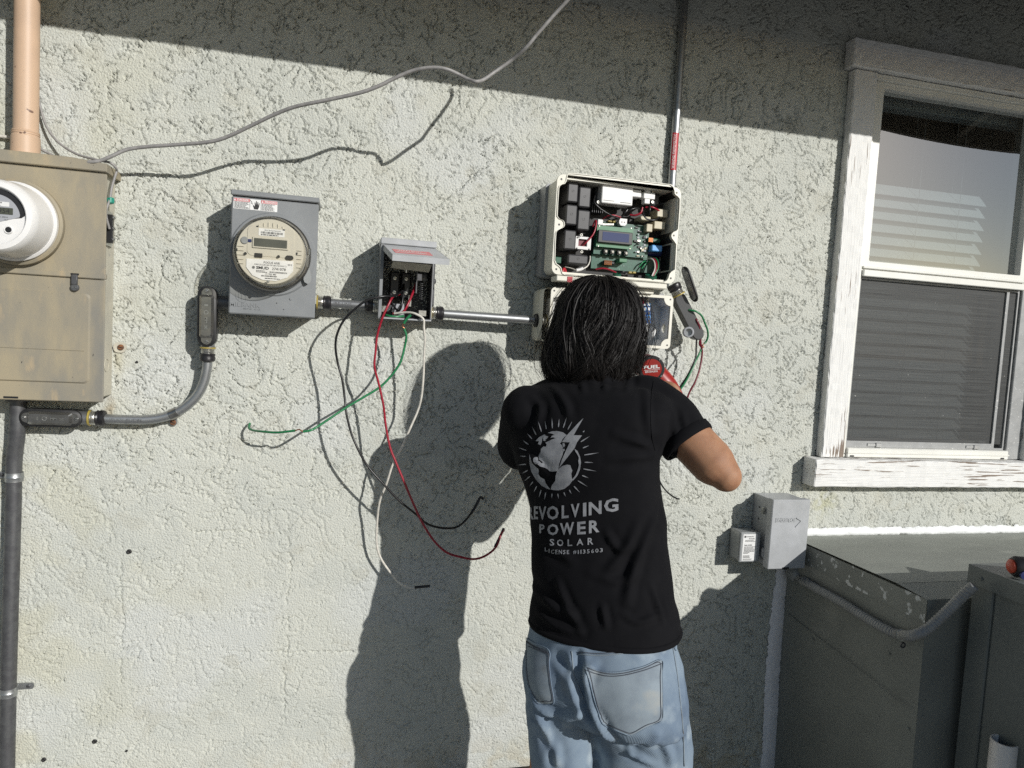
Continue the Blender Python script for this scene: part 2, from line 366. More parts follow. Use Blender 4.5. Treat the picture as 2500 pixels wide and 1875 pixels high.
def board(name, x0, x1, z0, z1, o0, o1, parent, axis, wear=0.0, bev=.003, wearfn=None):
    """a weathered board: dense enough to be slightly uneven, grain runs along axis"""
    nx = max(2, int((x1-x0)/.02)); nz = max(2, int((z1-z0)/.02))
    bm = bmesh.new(); mb = MB().box(x0, x1, z0, z1, o0, o1, 0)
    vs = [bm.verts.new(p) for p in mb.v]; [bm.faces.new([vs[i] for i in f]) for f in mb.f]
    for e in list(bm.edges): pass
    ed = [e for e in bm.edges if abs((e.verts[0].co-e.verts[1].co).x) > .05]; 
    if ed: bmesh.ops.subdivide_edges(bm, edges=ed, cuts=nx, use_grid_fill=True)
    ed = [e for e in bm.edges if abs((e.verts[0].co-e.verts[1].co).z) > .05]
    if ed: bmesh.ops.subdivide_edges(bm, edges=ed, cuts=nz, use_grid_fill=True)
    bmesh.ops.recalc_face_normals(bm, faces=bm.faces)
    sharp = [e for e in bm.edges if e.is_manifold and e.calc_face_angle(0) > 1]
    bmesh.ops.bevel(bm, geom=sharp, offset=bev, segments=1, affect='EDGES')
    rr = random.Random(name+str(x0)); base = BASE[parent]
    for v in bm.verts:
        v.co += Vector((rr.uniform(-1, 1), rr.uniform(-1, 1), rr.uniform(-1, 1)))*.0011
    me = bpy.data.meshes.new(name)
    P = np.array([v.co[:] for v in bm.verts])
    for v in bm.verts: v.co -= Vector(base)
    bm.to_mesh(me); bm.free()
    a = me.attributes.new('grain', 'FLOAT_VECTOR', 'POINT')
    g = P*np.array([9., 90., 210.] if axis == 'x' else [210., 90., 9.])
    a.data.foreach_set('vector', g.astype(np.float32).ravel())
    wv = np.full(len(P), wear) if wearfn is None else wearfn(P)
    a2 = me.attributes.new('wear', 'FLOAT', 'POINT'); a2.data.foreach_set('value', wv.astype(np.float32))
    me.materials.append(M['wood']); return mesh_obj(name, me, parent)

# ------------------------------------------------------------------ ground, wall, roof
gm = pmat('dry_yard_ground', (.25, .25, .245), (.19, .19, .185), 3, detail=4, rough=.95, bump=.5, bscale=40, bdist=.01)
mb = MB(); n = 24; xs = np.linspace(-300, 300, n)
mb.add([(-400, -400, 0), (400, -400, 0), (400, 400, 0), (-400, 400, 0)], [(0, 1, 2, 3)])
single('ground', mb, gm, '', '', (0, 0, 0), kind='structure')

def field(shape, lam_lo, lam_hi, power, seed, aniso=1.0):
    """smooth random field holding wavelengths lam_lo..lam_hi (in cells), unit variance"""
    g = np.random.default_rng(seed); h, w = shape
    Fq = np.fft.rfft2(g.standard_normal((h, w)))
    ky = np.fft.fftfreq(h)[:, None]*aniso; kx = np.fft.rfftfreq(w)[None, :]
    k = np.hypot(kx, ky)+1e-9
    a = k**(-power)*np.exp(-(k*lam_lo)**4)*(1-np.exp(-(k*lam_hi)**4))
    f = np.fft.irfft2(Fq*a, s=(h, w)); return (f-f.mean())/f.std()
def sstep(x, a, b): t = np.clip((x-a)/(b-a), 0, 1); return t*t*(3-2*t)

GX0, GX1, GZ0, GZ1, GS = -1.0, 2.56, .0465, 2.755, .0028
nx = int((GX1-GX0)/GS); nz = int((GZ1-GZ0)/GS)
X = GX0+np.arange(nx+1)*GS; Z = GZ0+np.arange(nz+1)*GS
XX, ZZ = np.meshgrid(X, Z); shp = XX.shape
big = field(shp, 60, 400, 1.5, 1)
def ledge(seed, lo, hi, wig, K, amp, dep, tilt, cut, ml=16, mh=70):
    """broken trowel edges: a low lip that falls abruptly into a narrow crack, along warped contour lines"""
    s = (field(shp, lo, hi, 1.0, seed)+wig*field(shp, 3.2, 12, .8, seed+7)+tilt[0]*XX+tilt[1]*ZZ)*K
    gz_, gx_ = np.gradient(s); g = np.hypot(gx_, gz_)+.006; fr = s-np.floor(s)
    lipd, crkd = (1-fr)/g, fr/g
    mask = sstep(field(shp, ml, mh, 1.0, seed+50), cut, cut+.3)
    return mask*amp*np.exp(-lipd/4.5), mask*dep*np.exp(-(crkd/.78)**2)
H = np.zeros(shp); Cr = np.zeros(shp)
for a in ((3, 26, 80, .13, .62, .0011, .0090, (9, 7), -.25), (8, 18, 50, .15, .5, .0010, .0085, (6, 11), .0, 12, 50), (21, 12, 34, .18, .42, .0009, .0080, (12, 5), .30, 9, 40)):
    l, c = ledge(*a); H = np.maximum(H, l); Cr = np.maximum(Cr, c)
rough_amt = .7+.3*sstep(big, -1.3, .2)
H = (H-Cr)*rough_amt
g1 = field(shp, 1.7, 3.0, 0, 5); g2 = field(shp, 2.2, 4.5, 0, 15)
H += (.0008*g1 - .0010*np.clip(g2-.9, 0, 2)**.8)*(.5+.5*rough_amt) + .0008*field(shp, 60, 500, 1.5, 9)
H -= np.median(H)
# smooth hand-patched places low on the wall and by the meter panel
for px, py, rx, rz in ((470, 1130, .10, .012), (245, 1640, .10, .05), (330, 1290, .05, .05), (600, 1560, .09, .03)):
    c = W(px, py); d = np.hypot((XX-c[0])/rx, (ZZ-c[2])/rz)+.25*field(shp, 8, 40, 1, int(px))
    w_ = 1-sstep(d, .8, 1.05); H = H*(1-.85*w_)+.0006*w_
# the lightly sanded lower wall
low = sstep(-ZZ, -1.45, -.8)*.5*sstep(-XX, -1.1, -.7); H *= (1-low)
# hairline cracks
for path in ([(296, 1369), (294, 1450), (300, 1520), (293, 1600), (296, 1680)], [(706, 1310), (708, 1400), (700, 1470), (703, 1560), (694, 1640), (697, 1760)], [(480, 1300), (560, 1297), (640, 1300), (705, 1302)], [(640, 1592), (720, 1594), (800, 1590), (860, 1592)], [(265, 1000), (285, 1050), (310, 1085), (318, 1120)], [(1000, 1300), (1100, 1302), (1190, 1298)], [(1745, 1800), (1748, 1850), (1746, 1872)], [(1748, 1855), (1800, 1850), (1870, 1848)]):
    Pk = spline([W(*p) for p in path], 14); Pk = Pk+rng.normal(0, .0022, Pk.shape)
    for k_ in range(len(Pk)-1):
        if rng.random() < .33: continue
        a_, b_ = Pk[k_][[0, 2]], Pk[k_+1][[0, 2]]; j0, j1 = sorted((int((a_[0]-GX0)/GS), int((b_[0]-GX0)/GS))); i0, i1 = sorted((int((a_[1]-GZ0)/GS), int((b_[1]-GZ0)/GS)))
        sl_ = (slice(max(i0-4, 0), i1+5), slice(max(j0-4, 0), j1+5)); qx, qz = XX[sl_], ZZ[sl_]
        ab = b_-a_; t_k = np.clip(((qx-a_[0])*ab[0]+(qz-a_[1])*ab[1])/(ab@ab+1e-12), 0, 1); dd = np.hypot(qx-a_[0]-t_k*ab[0], qz-a_[1]-t_k*ab[1])
        H[sl_] = np.minimum(H[sl_], np.where(dd < .0017, -.0050, H[sl_]))
keep = np.ones((nz, nx), bool); xc = X[:-1]+GS/2; zc = Z[:-1]+GS/2
WX0, WX1, WZ0, WZ1 = 1.540, 2.42, 1.13, 2.425                        # window opening (behind the trim)
keep &= ~((xc[None, :] > WX0) & (xc[None, :] < WX1) & (zc[:, None] > WZ0) & (zc[:, None] < WZ1))
keep &= ~((xc[None, :] > 1.47) & (zc[:, None] < .86))                 # behind the duct
keep &= ~((xc[None, :] < -.60) & (zc[:, None] > 1.33) & (zc[:, None] < 1.80))   # behind the meter panel
ii, jj = np.nonzero(keep); a = ii*(nx+1)+jj
quads = np.stack([a, a+1, a+nx+2, a+nx+1], 1)
used = np.unique(quads); remap = np.full((nz+1)*(nx+1), -1); remap[used] = np.arange(len(used))
co = np.stack([XX.ravel()[used], -H.ravel()[used], ZZ.ravel()[used]], 1).astype(np.float32)
quads = remap[quads].astype(np.int32)
me = bpy.data.meshes.new('stucco_face'); me.vertices.add(len(co)); me.vertices.foreach_set('co', co.ravel())
me.loops.add(quads.size); me.loops.foreach_set('vertex_index', quads.ravel())
me.polygons.add(len(quads)); me.polygons.foreach_set('loop_start', np.arange(0, quads.size, 4, dtype=np.int32))
me.update(calc_edges=True); me.shade_smooth()
# paint colour: base, bluish touch-ups, yellowed stains round the meter panel, grime flecks
def mixn(c, d, f): return c*(1-f[..., None])+np.array(d)*f[..., None]
pc = np.ones(shp+(3,))*np.array([.538, .546, .49])
pc = mixn(pc, (.508, .52, .472), sstep(field(shp, 20, 300, 1.2, 61), -.3, 1.2))
pc = mixn(pc, (.548, .562, .535), sstep(field(shp, 60, 350, 1.4, 62)-.6*(ZZ-1.0), .3, 1.6)*.7)
pc = mixn(pc, (.50, .495, .40), np.clip((-.30-XX)/.42, 0, 1)*sstep(field(shp, 20, 160, 1.4, 63), -.4, 1.6)*.7)
pc = mixn(pc, (.46, .455, .39), sstep(field(shp, 10, 160, 1.2, 65), 1.0, 2.4)*.45)
pc = mixn(pc, (.30, .28, .22), sstep(field(shp, 2, 9, .4, 64), 2.6, 3.2)*.4)
c_ = W(268, 985); pc = mixn(pc, (.30, .22, .11), .6*np.exp(-((XX-c_[0])/.012)**2-((ZZ-c_[2]+.012)/.030)**2)*(.5+.5*sstep(field(shp, 3, 20, 1, 71), -.6, .8)))   # rust run under the panel corner
c_ = W(300, 870); pc = mixn(pc, (.40, .36, .22), .45*np.exp(-((XX-c_[0]+.01)/.012)**2-(np.clip(ZZ-c_[2], -9, 0)/.05)**2-(np.clip(ZZ-c_[2], 0, 9)/.012)**2))
c_ = W(2010, 1225); pc = mixn(pc, (.42, .41, .22), .5*np.exp(-((XX-c_[0])/.05)**2-((ZZ-c_[2])/.045)**2)*sstep(field(shp, 6, 40, 1, 72), -.8, .8))
pc = mixn(pc, (.46, .41, .30), .55*sstep(-ZZ, -.36, -.18)*sstep(field(shp, 8, 80, 1.2, 73), -.6, 1.0))                       # soil splash low down
pcol = np.concatenate([pc.reshape(-1, 3)[used], np.ones((len(used), 1))], 1).astype(np.float32)
ca = me.color_attributes.new('paint', 'FLOAT_COLOR', 'POINT'); ca.data.foreach_set('color', pcol.ravel())
def stucco_mat(attr):
    m = bpy.data.materials.new('painted_stucco' if attr else 'plain_stucco'); m.use_nodes = True; nt = m.node_tree; N = nt.nodes; L = nt.links
    b = N['Principled BSDF']; b.inputs['Roughness'].default_value = .85; b.inputs['Specular IOR Level'].default_value = .3
    pos = N.new('ShaderNodeNewGeometry').outputs['Position']
    if attr:
        at = N.new('ShaderNodeAttribute'); at.attribute_name = 'paint'; L.new(at.outputs['Color'], b.inputs['Base Color'])
    else: b.inputs['Base Color'].default_value = (.53, .545, .50, 1)
    n1 = N.new('ShaderNodeTexNoise'); n1.inputs['Scale'].default_value = 230; n1.inputs['Detail'].default_value = 2; L.new(pos, n1.inputs['Vector'])
    bp = N.new('ShaderNodeBump'); bp.inputs['Strength'].default_value = 1.0; bp.inputs['Distance'].default_value = .0036; L.new(n1.outputs[0], bp.inputs['Height']); L.new(bp.outputs[0], b.inputs['Normal'])
    return m
M['stucco'] = stucco_mat(False); me.materials.append(stucco_mat(True))
house = thing('house_wall', 'pale green-white stucco house wall with rough trowelled texture', 'wall', (0, 0, 0))
mesh_obj('stucco_face', me, house)
mb = MB()                                                           # the wall's own thickness, and the stretches outside the picture
for x0, x1, z0, z1 in ((-7, GX0, .0465, 2.76), (GX1, 6, .0465, 2.76), (-7, WX0, 2.76, 3.1), (WX0, 6, 2.76, 3.1)):
    mb.box(x0, x1, z0, z1, -.16, .0)
for x0, x1, z0, z1 in ((GX0, WX0, .0465, 2.76), (WX1, GX1, .0465, 2.76), (WX0, WX1, .0465, WZ0), (WX0, WX1, WZ1, 2.76)):
    mb.box(x0, x1, z0, z1, -.16, -.012)
part('wall_core', mb, M['stucco'], house)
part('foundation', MB().box(-7, 6, -.3, .046, -.16, -.005), M['concrete'], house)

single('wooden_board', MB().box(.22, .78, .0, .2165, .012, .035, .002), M['foundation'], 'dark weathered board standing at the foot of the wall behind the legs', 'board', (.5, -.02, 0))
# eave: rafters, soffit boards, fascia and gutter edge just above the picture
EO, EZ, PITCH = .60, 2.172+.47*.60, math.tan(R(24))
eave = thing('roof_eave', 'pale painted roof overhang above the stucco wall', 'roof', (0, 0, 2.6))
def sl_pt(o, dz): return EZ+(EO-o)*PITCH+dz
mb = MB()
for k in range(5):
    o0, o1 = -.1+k*.139, -.1+(k+1)*.139-.003
    P = [(x, -o, sl_pt(o, d)) for d in (.13, .15) for x, o in ((-7, o0), (6, o0), (6, o1), (-7, o1))]
    b_ = MB().add(P, [(0, 1, 2, 3), (4, 7, 6, 5), (0, 4, 5, 1), (2, 6, 7, 3), (1, 5, 6, 2), (0, 3, 7, 4)])
    part('soffit_board', b_, M['soffit'], eave)
for x in np.arange(-6.6, 6, .61):
    P = [(x+dx, -o, sl_pt(o, d)) for dx in (-.02, .02) for o, d in ((-.1, .0), (EO-.03, .02), (EO-.03, .129), (-.1, .129))]
    part('rafter_tail', MB().add(P, [(0, 1, 2, 3), (7, 6, 5, 4), (0, 4, 5, 1), (1, 5, 6, 2), (2, 6, 7, 3), (3, 7, 4, 0)]), M['soffit'], eave)
part('fascia', MB().box(-7, 6, EZ, EZ+.19, EO-.025, EO), M['soffit'], eave)
P = [(x, -o, sl_pt(o, d)) for d in (.152, .165) for x, o in ((-7, -4.), (6, -4.), (6, EO+.02), (-7, EO+.02))]
part('roof_deck', MB().add(P, [(0, 1, 2, 3), (4, 7, 6, 5), (0, 4, 5, 1), (2, 6, 7, 3), (1, 5, 6, 2), (0, 3, 7, 4)]), M['shingle'], eave)

# ------------------------------------------------------------------ window
win = thing('window', 'white framed sash window with peeling wooden trim and insect screen', 'window', (1.93, 0, 1.1))
def wf(base, *spots):
    def f(P):
        w_ = np.full(len(P), base)
        for x, z, rx, rz, a_ in spots: w_ += a_*np.exp(-((P[:, 0]-x)/rx)**2-((P[:, 2]-z)/rz)**2)
        return w_
    return f
board('head_trim', 1.485, 2.47, 2.386, 2.471, .0, .045, win, 'x', wearfn=wf(.05))
board('side_trim', 1.505, 1.588, 1.172, 2.384, .0, .032, win, 'z', wearfn=wf(.03, (1.585, 1.25, .02, .14, .25), (1.56, 1.19, .06, .03, .2), (1.56, 1.8, .05, .25, .07)))
board('side_trim', 2.325, 2.41, 1.172, 2.384, .0, .032, win, 'z', wearfn=wf(.08))
board('sill', 1.462, 2.46, 1.083, 1.170, .0, .064, win, 'x', wearfn=wf(.075, (1.65, 1.135, .15, .012, .12), (2.2, 1.13, .12, .02, .16), (1.8, 1.165, .3, .008, .2), (1.5, 1.12, .05, .02, .1)))
FX0, FX1 = 1.590, 2.322
mb = MB()
part('head_jamb', MB().box(FX0, FX1, 2.366, 2.384, -.08, .024, .002), M['vinyl'], win)
part('side_jamb', MB().box(FX0, 1.606, 1.172, 2.3655, -.08, .016, .002), M['vinyl'], win)
part('side_jamb', MB().box(2.262, FX1, 1.172, 2.3655, -.08, .012, .002), M['vinyl_grey'], win)
part('bottom_rail', MB().box(1.6065, 2.2615, 1.172, 1.203, -.06, .024, .003).box(1.6065, 2.2615, 1.186, 1.190, .024, .027), M['vinyl'], win)
for x in (1.625, 2.235): part('weep_slot', MB().prism(rrect(x-.008, x+.008, 1.1745, 1.1795, .0024, 3), .022, .0252), M['black_plastic'], win)
up = part('upper_sash', MB().prism(rrect(1.6065, 2.2615, 1.758, 2.3655, .003, 2), -.035, .012, holes=[rrect(1.632, 2.243, 1.807, 2.347, .004, 2)], ), M['vinyl'], win)
part('meeting_rail', MB().box(1.608, 2.26, 1.757, 1.778, .0125, .024, .002).box(1.608, 2.26, 1.782, 1.79, .0125, .02, .002), M['vinyl'], win)
# lower sash sits further in, the insect screen in front of it
lo = part('lower_sash', MB().prism(rrect(1.6065, 2.2615, 1.2035, 1.757, .002, 2), -.065, -.038, holes=[rrect(1.628, 2.232, 1.228, 1.735, .003, 2)]), M['vinyl_grey'], win)
part('screen_frame', MB().prism(rrect(1.608, 2.258, 1.2035, 1.7555, .003, 2), -.006, .004, holes=[rrect(1.6165, 2.205, 1.224, 1.7495, .003, 2), rrect(2.216, 2.2525, 1.209, 1.7495, .003, 2)]), M['vinyl_grey'], win)
for x in (1.70, 2.10): part('pull_tab', MB().box(x-.004, x+.028, 1.207, 1.217, .004, .0065, .001).box(x+.028, x+.05, 1.205, 1.219, .004, .009, .001), M['galv'], win)
def glass_mat(name, tint, ior, rough=0.0, fac=1.0):
    m = bpy.data.materials.new(name); m.use_nodes = True; nt = m.node_tree; N = nt.nodes; L = nt.links
    N.remove(N['Principled BSDF']); out = N['Material Output']
    t = N.new('ShaderNodeBsdfTransparent'); t.inputs[0].default_value = (*tint, 1)
    g = N.new('ShaderNodeBsdfGlossy'); g.inputs['Roughness'].default_value = rough; g.inputs[0].default_value = (fac, fac, fac, 1)
    ge = N.new('ShaderNodeNewGeometry'); dt = N.new('ShaderNodeVectorMath'); dt.operation = 'DOT_PRODUCT'; L.new(ge.outputs['Normal'], dt.inputs[0]); L.new(ge.outputs['Incoming'], dt.inputs[1])
    def mt(op, a_, b_=None):
        q = N.new('ShaderNodeMath'); q.operation = op
        for i_, x_ in enumerate((a_, b_)):
            if x_ is None: continue
            if isinstance(x_, (int, float)): q.inputs[i_].default_value = x_
            else: L.new(x_, q.inputs[i_])
        return q.outputs[0]
    f5 = mt('POWER', mt('SUBTRACT', 1.0, mt('ABSOLUTE', dt.outputs['Value'])), 5.0)
    fr = N.new('ShaderNodeMath'); fr.operation = 'MULTIPLY_ADD'; L.new(f5, fr.inputs[0]); fr.inputs[1].default_value = 1-ior; fr.inputs[2].default_value = ior
    mx = N.new('ShaderNodeMixShader'); L.new(fr.outputs[0], mx.inputs[0]); L.new(t.outputs[0], mx.inputs[1]); L.new(g.outputs[0], mx.inputs[2])
    L.new(mx.outputs[0], out.inputs[0]); return m
M['pane'] = glass_mat('coated_window_pane', (.58, .63, .64), .36)
M['pane2'] = glass_mat('lower_pane', (.80, .83, .83), .06)
M['clear'] = glass_mat('clear_meter_cover', (.96, .95, .92), .03)
xs = np.linspace(1.630, 2.245, 17); zs = np.linspace(1.805, 2.349, 15)    # the pane bows very slightly
def pane(o, bow): return [[(x, -(o+bow*(1-((x-1.937)/.31)**2)*(1-((z-2.077)/.272)**2)), z) for x in xs] for z in zs]
mb = MB().grid(pane(-.012, .0035)); part('glass_pane', mb, M['pane'], up, smooth=True, recalc=False)
part('glass_pane', MB().grid([[(x, .052, z) for x in (1.627, 2.233)] for z in (1.227, 1.736)]), M['pane2'], lo)
def screen_mat():
    m = bpy.data.materials.new('insect_mesh'); m.use_nodes = True; nt = m.node_tree; N = nt.nodes; L = nt.links
    b = N['Principled BSDF']; b.inputs['Roughness'].default_value = .6
    pos = N.new('ShaderNodeNewGeometry').outputs['Position']; mp = N.new('ShaderNodeMapping'); mp.inputs['Scale'].default_value = (5, 1, 620); L.new(pos, mp.inputs[0])
    no = N.new('ShaderNodeTexNoise'); no.inputs['Scale'].default_value = 1; no.inputs['Detail'].default_value = 4; L.new(mp.outputs[0], no.inputs['Vector'])
    rp = N.new('ShaderNodeValToRGB'); e = rp.color_ramp.elements; e[0].position = .3; e[1].position = .75; e[0].color = (.02, .021, .021, 1); e[1].color = (.075, .08, .078, 1); L.new(no.outputs[0], rp.inputs[0])
    n2 = N.new('ShaderNodeTexNoise'); n2.inputs['Scale'].default_value = 90; n2.inputs['Detail'].default_value = 4; L.new(pos, n2.inputs['Vector'])
    r2 = N.new('ShaderNodeValToRGB'); e = r2.color_ramp.elements; e[0].position = .735; e[1].position = .76; e[0].color = (0, 0, 0, 1); e[1].color = (1, 1, 1, 1); L.new(n2.outputs[0], r2.inputs[0])
    mx = N.new('ShaderNodeMix'); mx.data_type = 'RGBA'; L.new(r2.outputs[0], mx.inputs[0]); L.new(rp.outputs[0], mx.inputs[6]); mx.inputs[7].default_value = (.4, .4, .38, 1)
    L.new(mx.outputs[2], b.inputs['Base Color'])
    mr = N.new('ShaderNodeMapRange'); mr.inputs[1].default_value = .3; mr.inputs[2].default_value = .7; mr.inputs[3].default_value = .66; mr.inputs[4].default_value = .84; L.new(no.outputs[0], mr.inputs[0]); L.new(mr.outputs[0], b.inputs['Alpha'])
    return m
M['mesh'] = screen_mat()
part('insect_screen', MB().grid([[(x, .0015, z) for x in (1.615, 2.254)] for z in (1.222, 1.751)]), M['mesh'], win)
# blind inside
bl = thing('window_blind', 'white horizontal slat blind hanging behind the window glass', 'blind', (1.9, .1, 1.2))
slat = MB(); prof = [(-.0165, -.0205), (-.009, -.0095), (0, .0015), (.008, .0115), (.0160, .0200)]   # tilted, slightly cupped
slat.grid([[(x, y, z) for x in (-.28, .28)] for y, z in prof]); slat.grid([[(x, y, z-.001) for x in (-.28, .28)] for y, z in prof])
smesh = bpy.data.meshes.new('slat'); smesh.from_pydata(slat.v, [], slat.f); smesh.shade_smooth(); smesh.materials.append(M['blind'])
zz = 2.066
while zz > 1.20:
    s_ = mesh_obj('slat', smesh, bl); s_.location = Vector((1.886, .092, zz))-Vector(BASE[bl]); s_.rotation_euler = (0, R(random.uniform(-.35, .35)), 0); zz -= .0412
part('head_rail', MB().box(1.60, 2.30, 2.325, 2.365, -.115, -.065, .003), M['blind'], bl)
part('bottom_rail', MB().box(1.61, 2.16, 1.18, 1.192, -.098, -.072, .002), M['blind'], bl)
for x in (1.70, 1.88, 2.05):
    for dx, yy in ((0, .073), (.002, .111)): part('ladder_cord', MB().tube([(x+dx, yy, 2.325), (x+dx, yy, 1.192)], .0009, 5), M['cord'], bl)
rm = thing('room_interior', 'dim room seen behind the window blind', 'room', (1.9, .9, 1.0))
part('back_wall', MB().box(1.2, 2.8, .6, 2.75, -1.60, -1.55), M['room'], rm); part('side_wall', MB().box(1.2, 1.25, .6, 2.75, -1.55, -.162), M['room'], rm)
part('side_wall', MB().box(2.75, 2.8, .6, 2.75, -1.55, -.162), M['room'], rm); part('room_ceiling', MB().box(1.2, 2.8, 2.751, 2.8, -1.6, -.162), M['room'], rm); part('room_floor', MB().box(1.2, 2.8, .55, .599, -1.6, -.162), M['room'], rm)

# ------------------------------------------------------------------ electrical gear on the wall
def disc(c, n, r, h, seg=14): return MB().lathe(c, n, [(0, 0), (r, 0), (r, h*.7), (r*.8, h), (0, h)], seg)
def screw(parent, c, n, r, mat='steel', name='screw'):
    n = nrm(n); c = v3(c); mb = MB().lathe(c, n, [(r, -.002), (r, r*.35), (r*.75, r*.6), (0, r*.65)], 12)
    u_ = nrm(np.cross(n, [.3, .2, 1])); w_ = np.cross(n, u_)
    o = part(name, mb, M[mat], parent, smooth=40)
    part('slot', MB().obox(c+n*r*.66, (u_, w_, n), (r*.7, r*.13, r*.06)), M['black_plastic'], o) if r > .004 else None
    return o
def tubeset(parent, name, pts, r, mat, n=12, sm=50): return part(name, MB().tube(pts, r, n), M[mat], parent, smooth=sm)
def coupling(parent, c, d, r=.0118, black=True, flip=1):
    """compression fitting: threaded zinc collar, yellow sealing ring, black ribbed nut; d points from the box along the conduit"""
    c = v3(c); d = nrm(d)
    part('sealing_ring', MB().lathe(c, d, [(r*1.25, 0), (r*1.62, .0005), (r*1.62, .004), (r*1.2, .0045)], 20), M['yellow'], parent, smooth=40)
    part('threaded_collar', MB().lathe(c, d, [(r*1.3, .0035), (r*1.42, .005), (r*1.3, .007), (r*1.42, .009), (r*1.3, .011), (r*1.42, .013), (r*1.3, .0155), (r*1.3, .018)], 20), M['zinc'], parent, smooth=40)
    part('compression_nut', MB().lathe(c, d, [(r*1.05, .0165), (r*1.50, .017), (r*1.62, .019), (r*1.5, .023), (r*1.62, .027), (r*1.58, .034), (r*1.3, .037), (r*1.0, .0372)], 16), M['tape'], parent, smooth=40)
def conduit_body(parent, c, u, n, L=.145, w=.04, d=.045, stamp=True, open_=False):
    """LB fitting: rounded body, black gasket, domed bright cover held by two screws. u = long axis, n = outward"""
    c = v3(c); u = nrm(u); n = nrm(n); v = np.cross(n, u); fr = (c, u, v, n)
    part('body', MB().prism(stadium(L, w*.94), -d*.9, -.006, fr), M['dark_galv'], parent, smooth=50)
    part('gasket', MB().prism(stadium(L*1.02, w*1.08), -.006, .0015, fr, bev=.001), M['black_rubber'], parent, smooth=50)
    if not open_:
        cv = part('cover', MB().prism(rrect(-L*.36, L*.36, -w*.40, w*.40, w*.13, 4), .0015, .011, fr, bev=.0055).prism(stadium(L*.95, w*.62), .0015, .0035, fr, bev=.001), M['cover_metal'], parent, smooth=35)
        for s_ in (-1, 1): screw(cv, c+u*s_*L*.425+n*.0035, n, .0045)
        if stamp:
            mb = MB(); text_on(mb, 'I', -L*.2, -w*.10, .004, w*.2, .0113, fr, .02); text_on(mb, 'MM', .003, -w*.08, .013, w*.15, .0113, fr, .02); text_on(mb, '2C', .022, -w*.08, .010, w*.15, .0113, fr, .02)
            mb.prism(circ(-.010, 0, .0055, 16), .0108, .0114, fr, holes=[circ(-.010, 0, .0038, 16)])
            part('stamped_letters', mb, M['zinc'], cv, kind='stuff')
    return fr

# --- main meter panel on the left
pan = thing('electrical_cabinet', 'weathered tan steel electric service panel with a round white meter, at the left edge', 'electric panel', (-.8, 0, 1.29))
PX0, PX1, PD = -1.0, -.545, .10
part('enclosure', MB().box(PX0, PX1-.010, 1.296, 1.835, .0, .094, .003), M['tan_side'], pan, label='chalky cream side of the panel box')
part('knockout', MB().prism(circ(.047, 1.375, .017, 20), 0, .0012, (np.array([PX1-.0095, 0, 0]), UO, UZ, UX), holes=[circ(.047, 1.375, .0145, 20)]), M['tan_side'], pan)
part('rain_cap', MB().prism([(PX0, 1.827), (PX1+.002, 1.827), (PX1+.002, 1.846), (PX1-.07, 1.853), (PX0, 1.857)], .0, .108, bev=.002), M['tan_paint'], pan)
part('upper_cover', MB().box(PX0, PX1, 1.588, 1.824, .094, .1005, .002).box(PX0, PX1+.003, 1.579, 1.592, .094, .104, .002), M['tan_paint'], pan)
door = part('lower_door', MB().box(PX0, PX1, 1.288, 1.5775, .094, .1, .002), M['tan_paint'], pan)
part('raised_field', MB().prism(rrect(PX0+.03, -.574, 1.331, 1.545, .012), .098, .1035, bev=.004), M['tan_paint'], door)
part('raised_rib', MB().box(PX0+.03, -.585, 1.4085, 1.4105, .1036, .1048, .0008), M['tan_paint'], door)
part('door_slot', MB().box(-.752, -.722, 1.2915, 1.296, .1, .1006), M['black_plastic'], door)
lt = part('latch', MB().box(-.614, -.600, 1.562, 1.586, .104, .1095, .002).prism(circ(-.607, 1.556, .009, 16), .1, .108, bev=.002), M['dark_galv'], pan, smooth=40)
part('latch_slot', MB().box(-.6155, -.5985, 1.585, 1.589, .104, .1052), M['black_plastic'], lt)
for dx in (-.003, .003): screw(lt, (-.607+dx, -.108, 1.556), UO, .002)
screw(pan, W(146, 551, .101), UO, .004, 'rust')
gb = part('ground_bar', MB().box(PX1-.009, PX1+.006, 1.668, 1.735, .062, .075, .001), M['black_plastic'], pan)
for z in (1.728, 1.703, 1.677): screw(gb, (PX1+.006, -.068, z), (1, -.1, 0), .0055, 'zinc')
part('bracket', MB().box(PX1-.009, PX1-.006, 1.662, 1.745, .03, .075), M['zinc'], pan)
part('ground_clamp', MB().obox((PX1+.001, -.078, 1.766), (nrm((1, -.4, .2)), nrm((.4, 1, 0)), UZ), (.008, .007, .007), .002), M['green_clip'], pan, label='small teal clamp on the side of the panel')
tubeset(pan, 'ground_wire', spline([W(285, 418, .07), (PX1+.004, -.075, 1.80), (PX1+.002, -.082, 1.77), (PX1-.003, -.092, 1.735), (PX1+.002, -.082, 1.70)], 6), .003, 'w_grey', 8)
part('mounting_ear', MB().prism(rrect(-.552, -.522, 1.404, 1.430, .012), .003, .006), M['tan_side'], pan)
screw(pan, W(295, 848, .006), UO, .0075, 'rust')

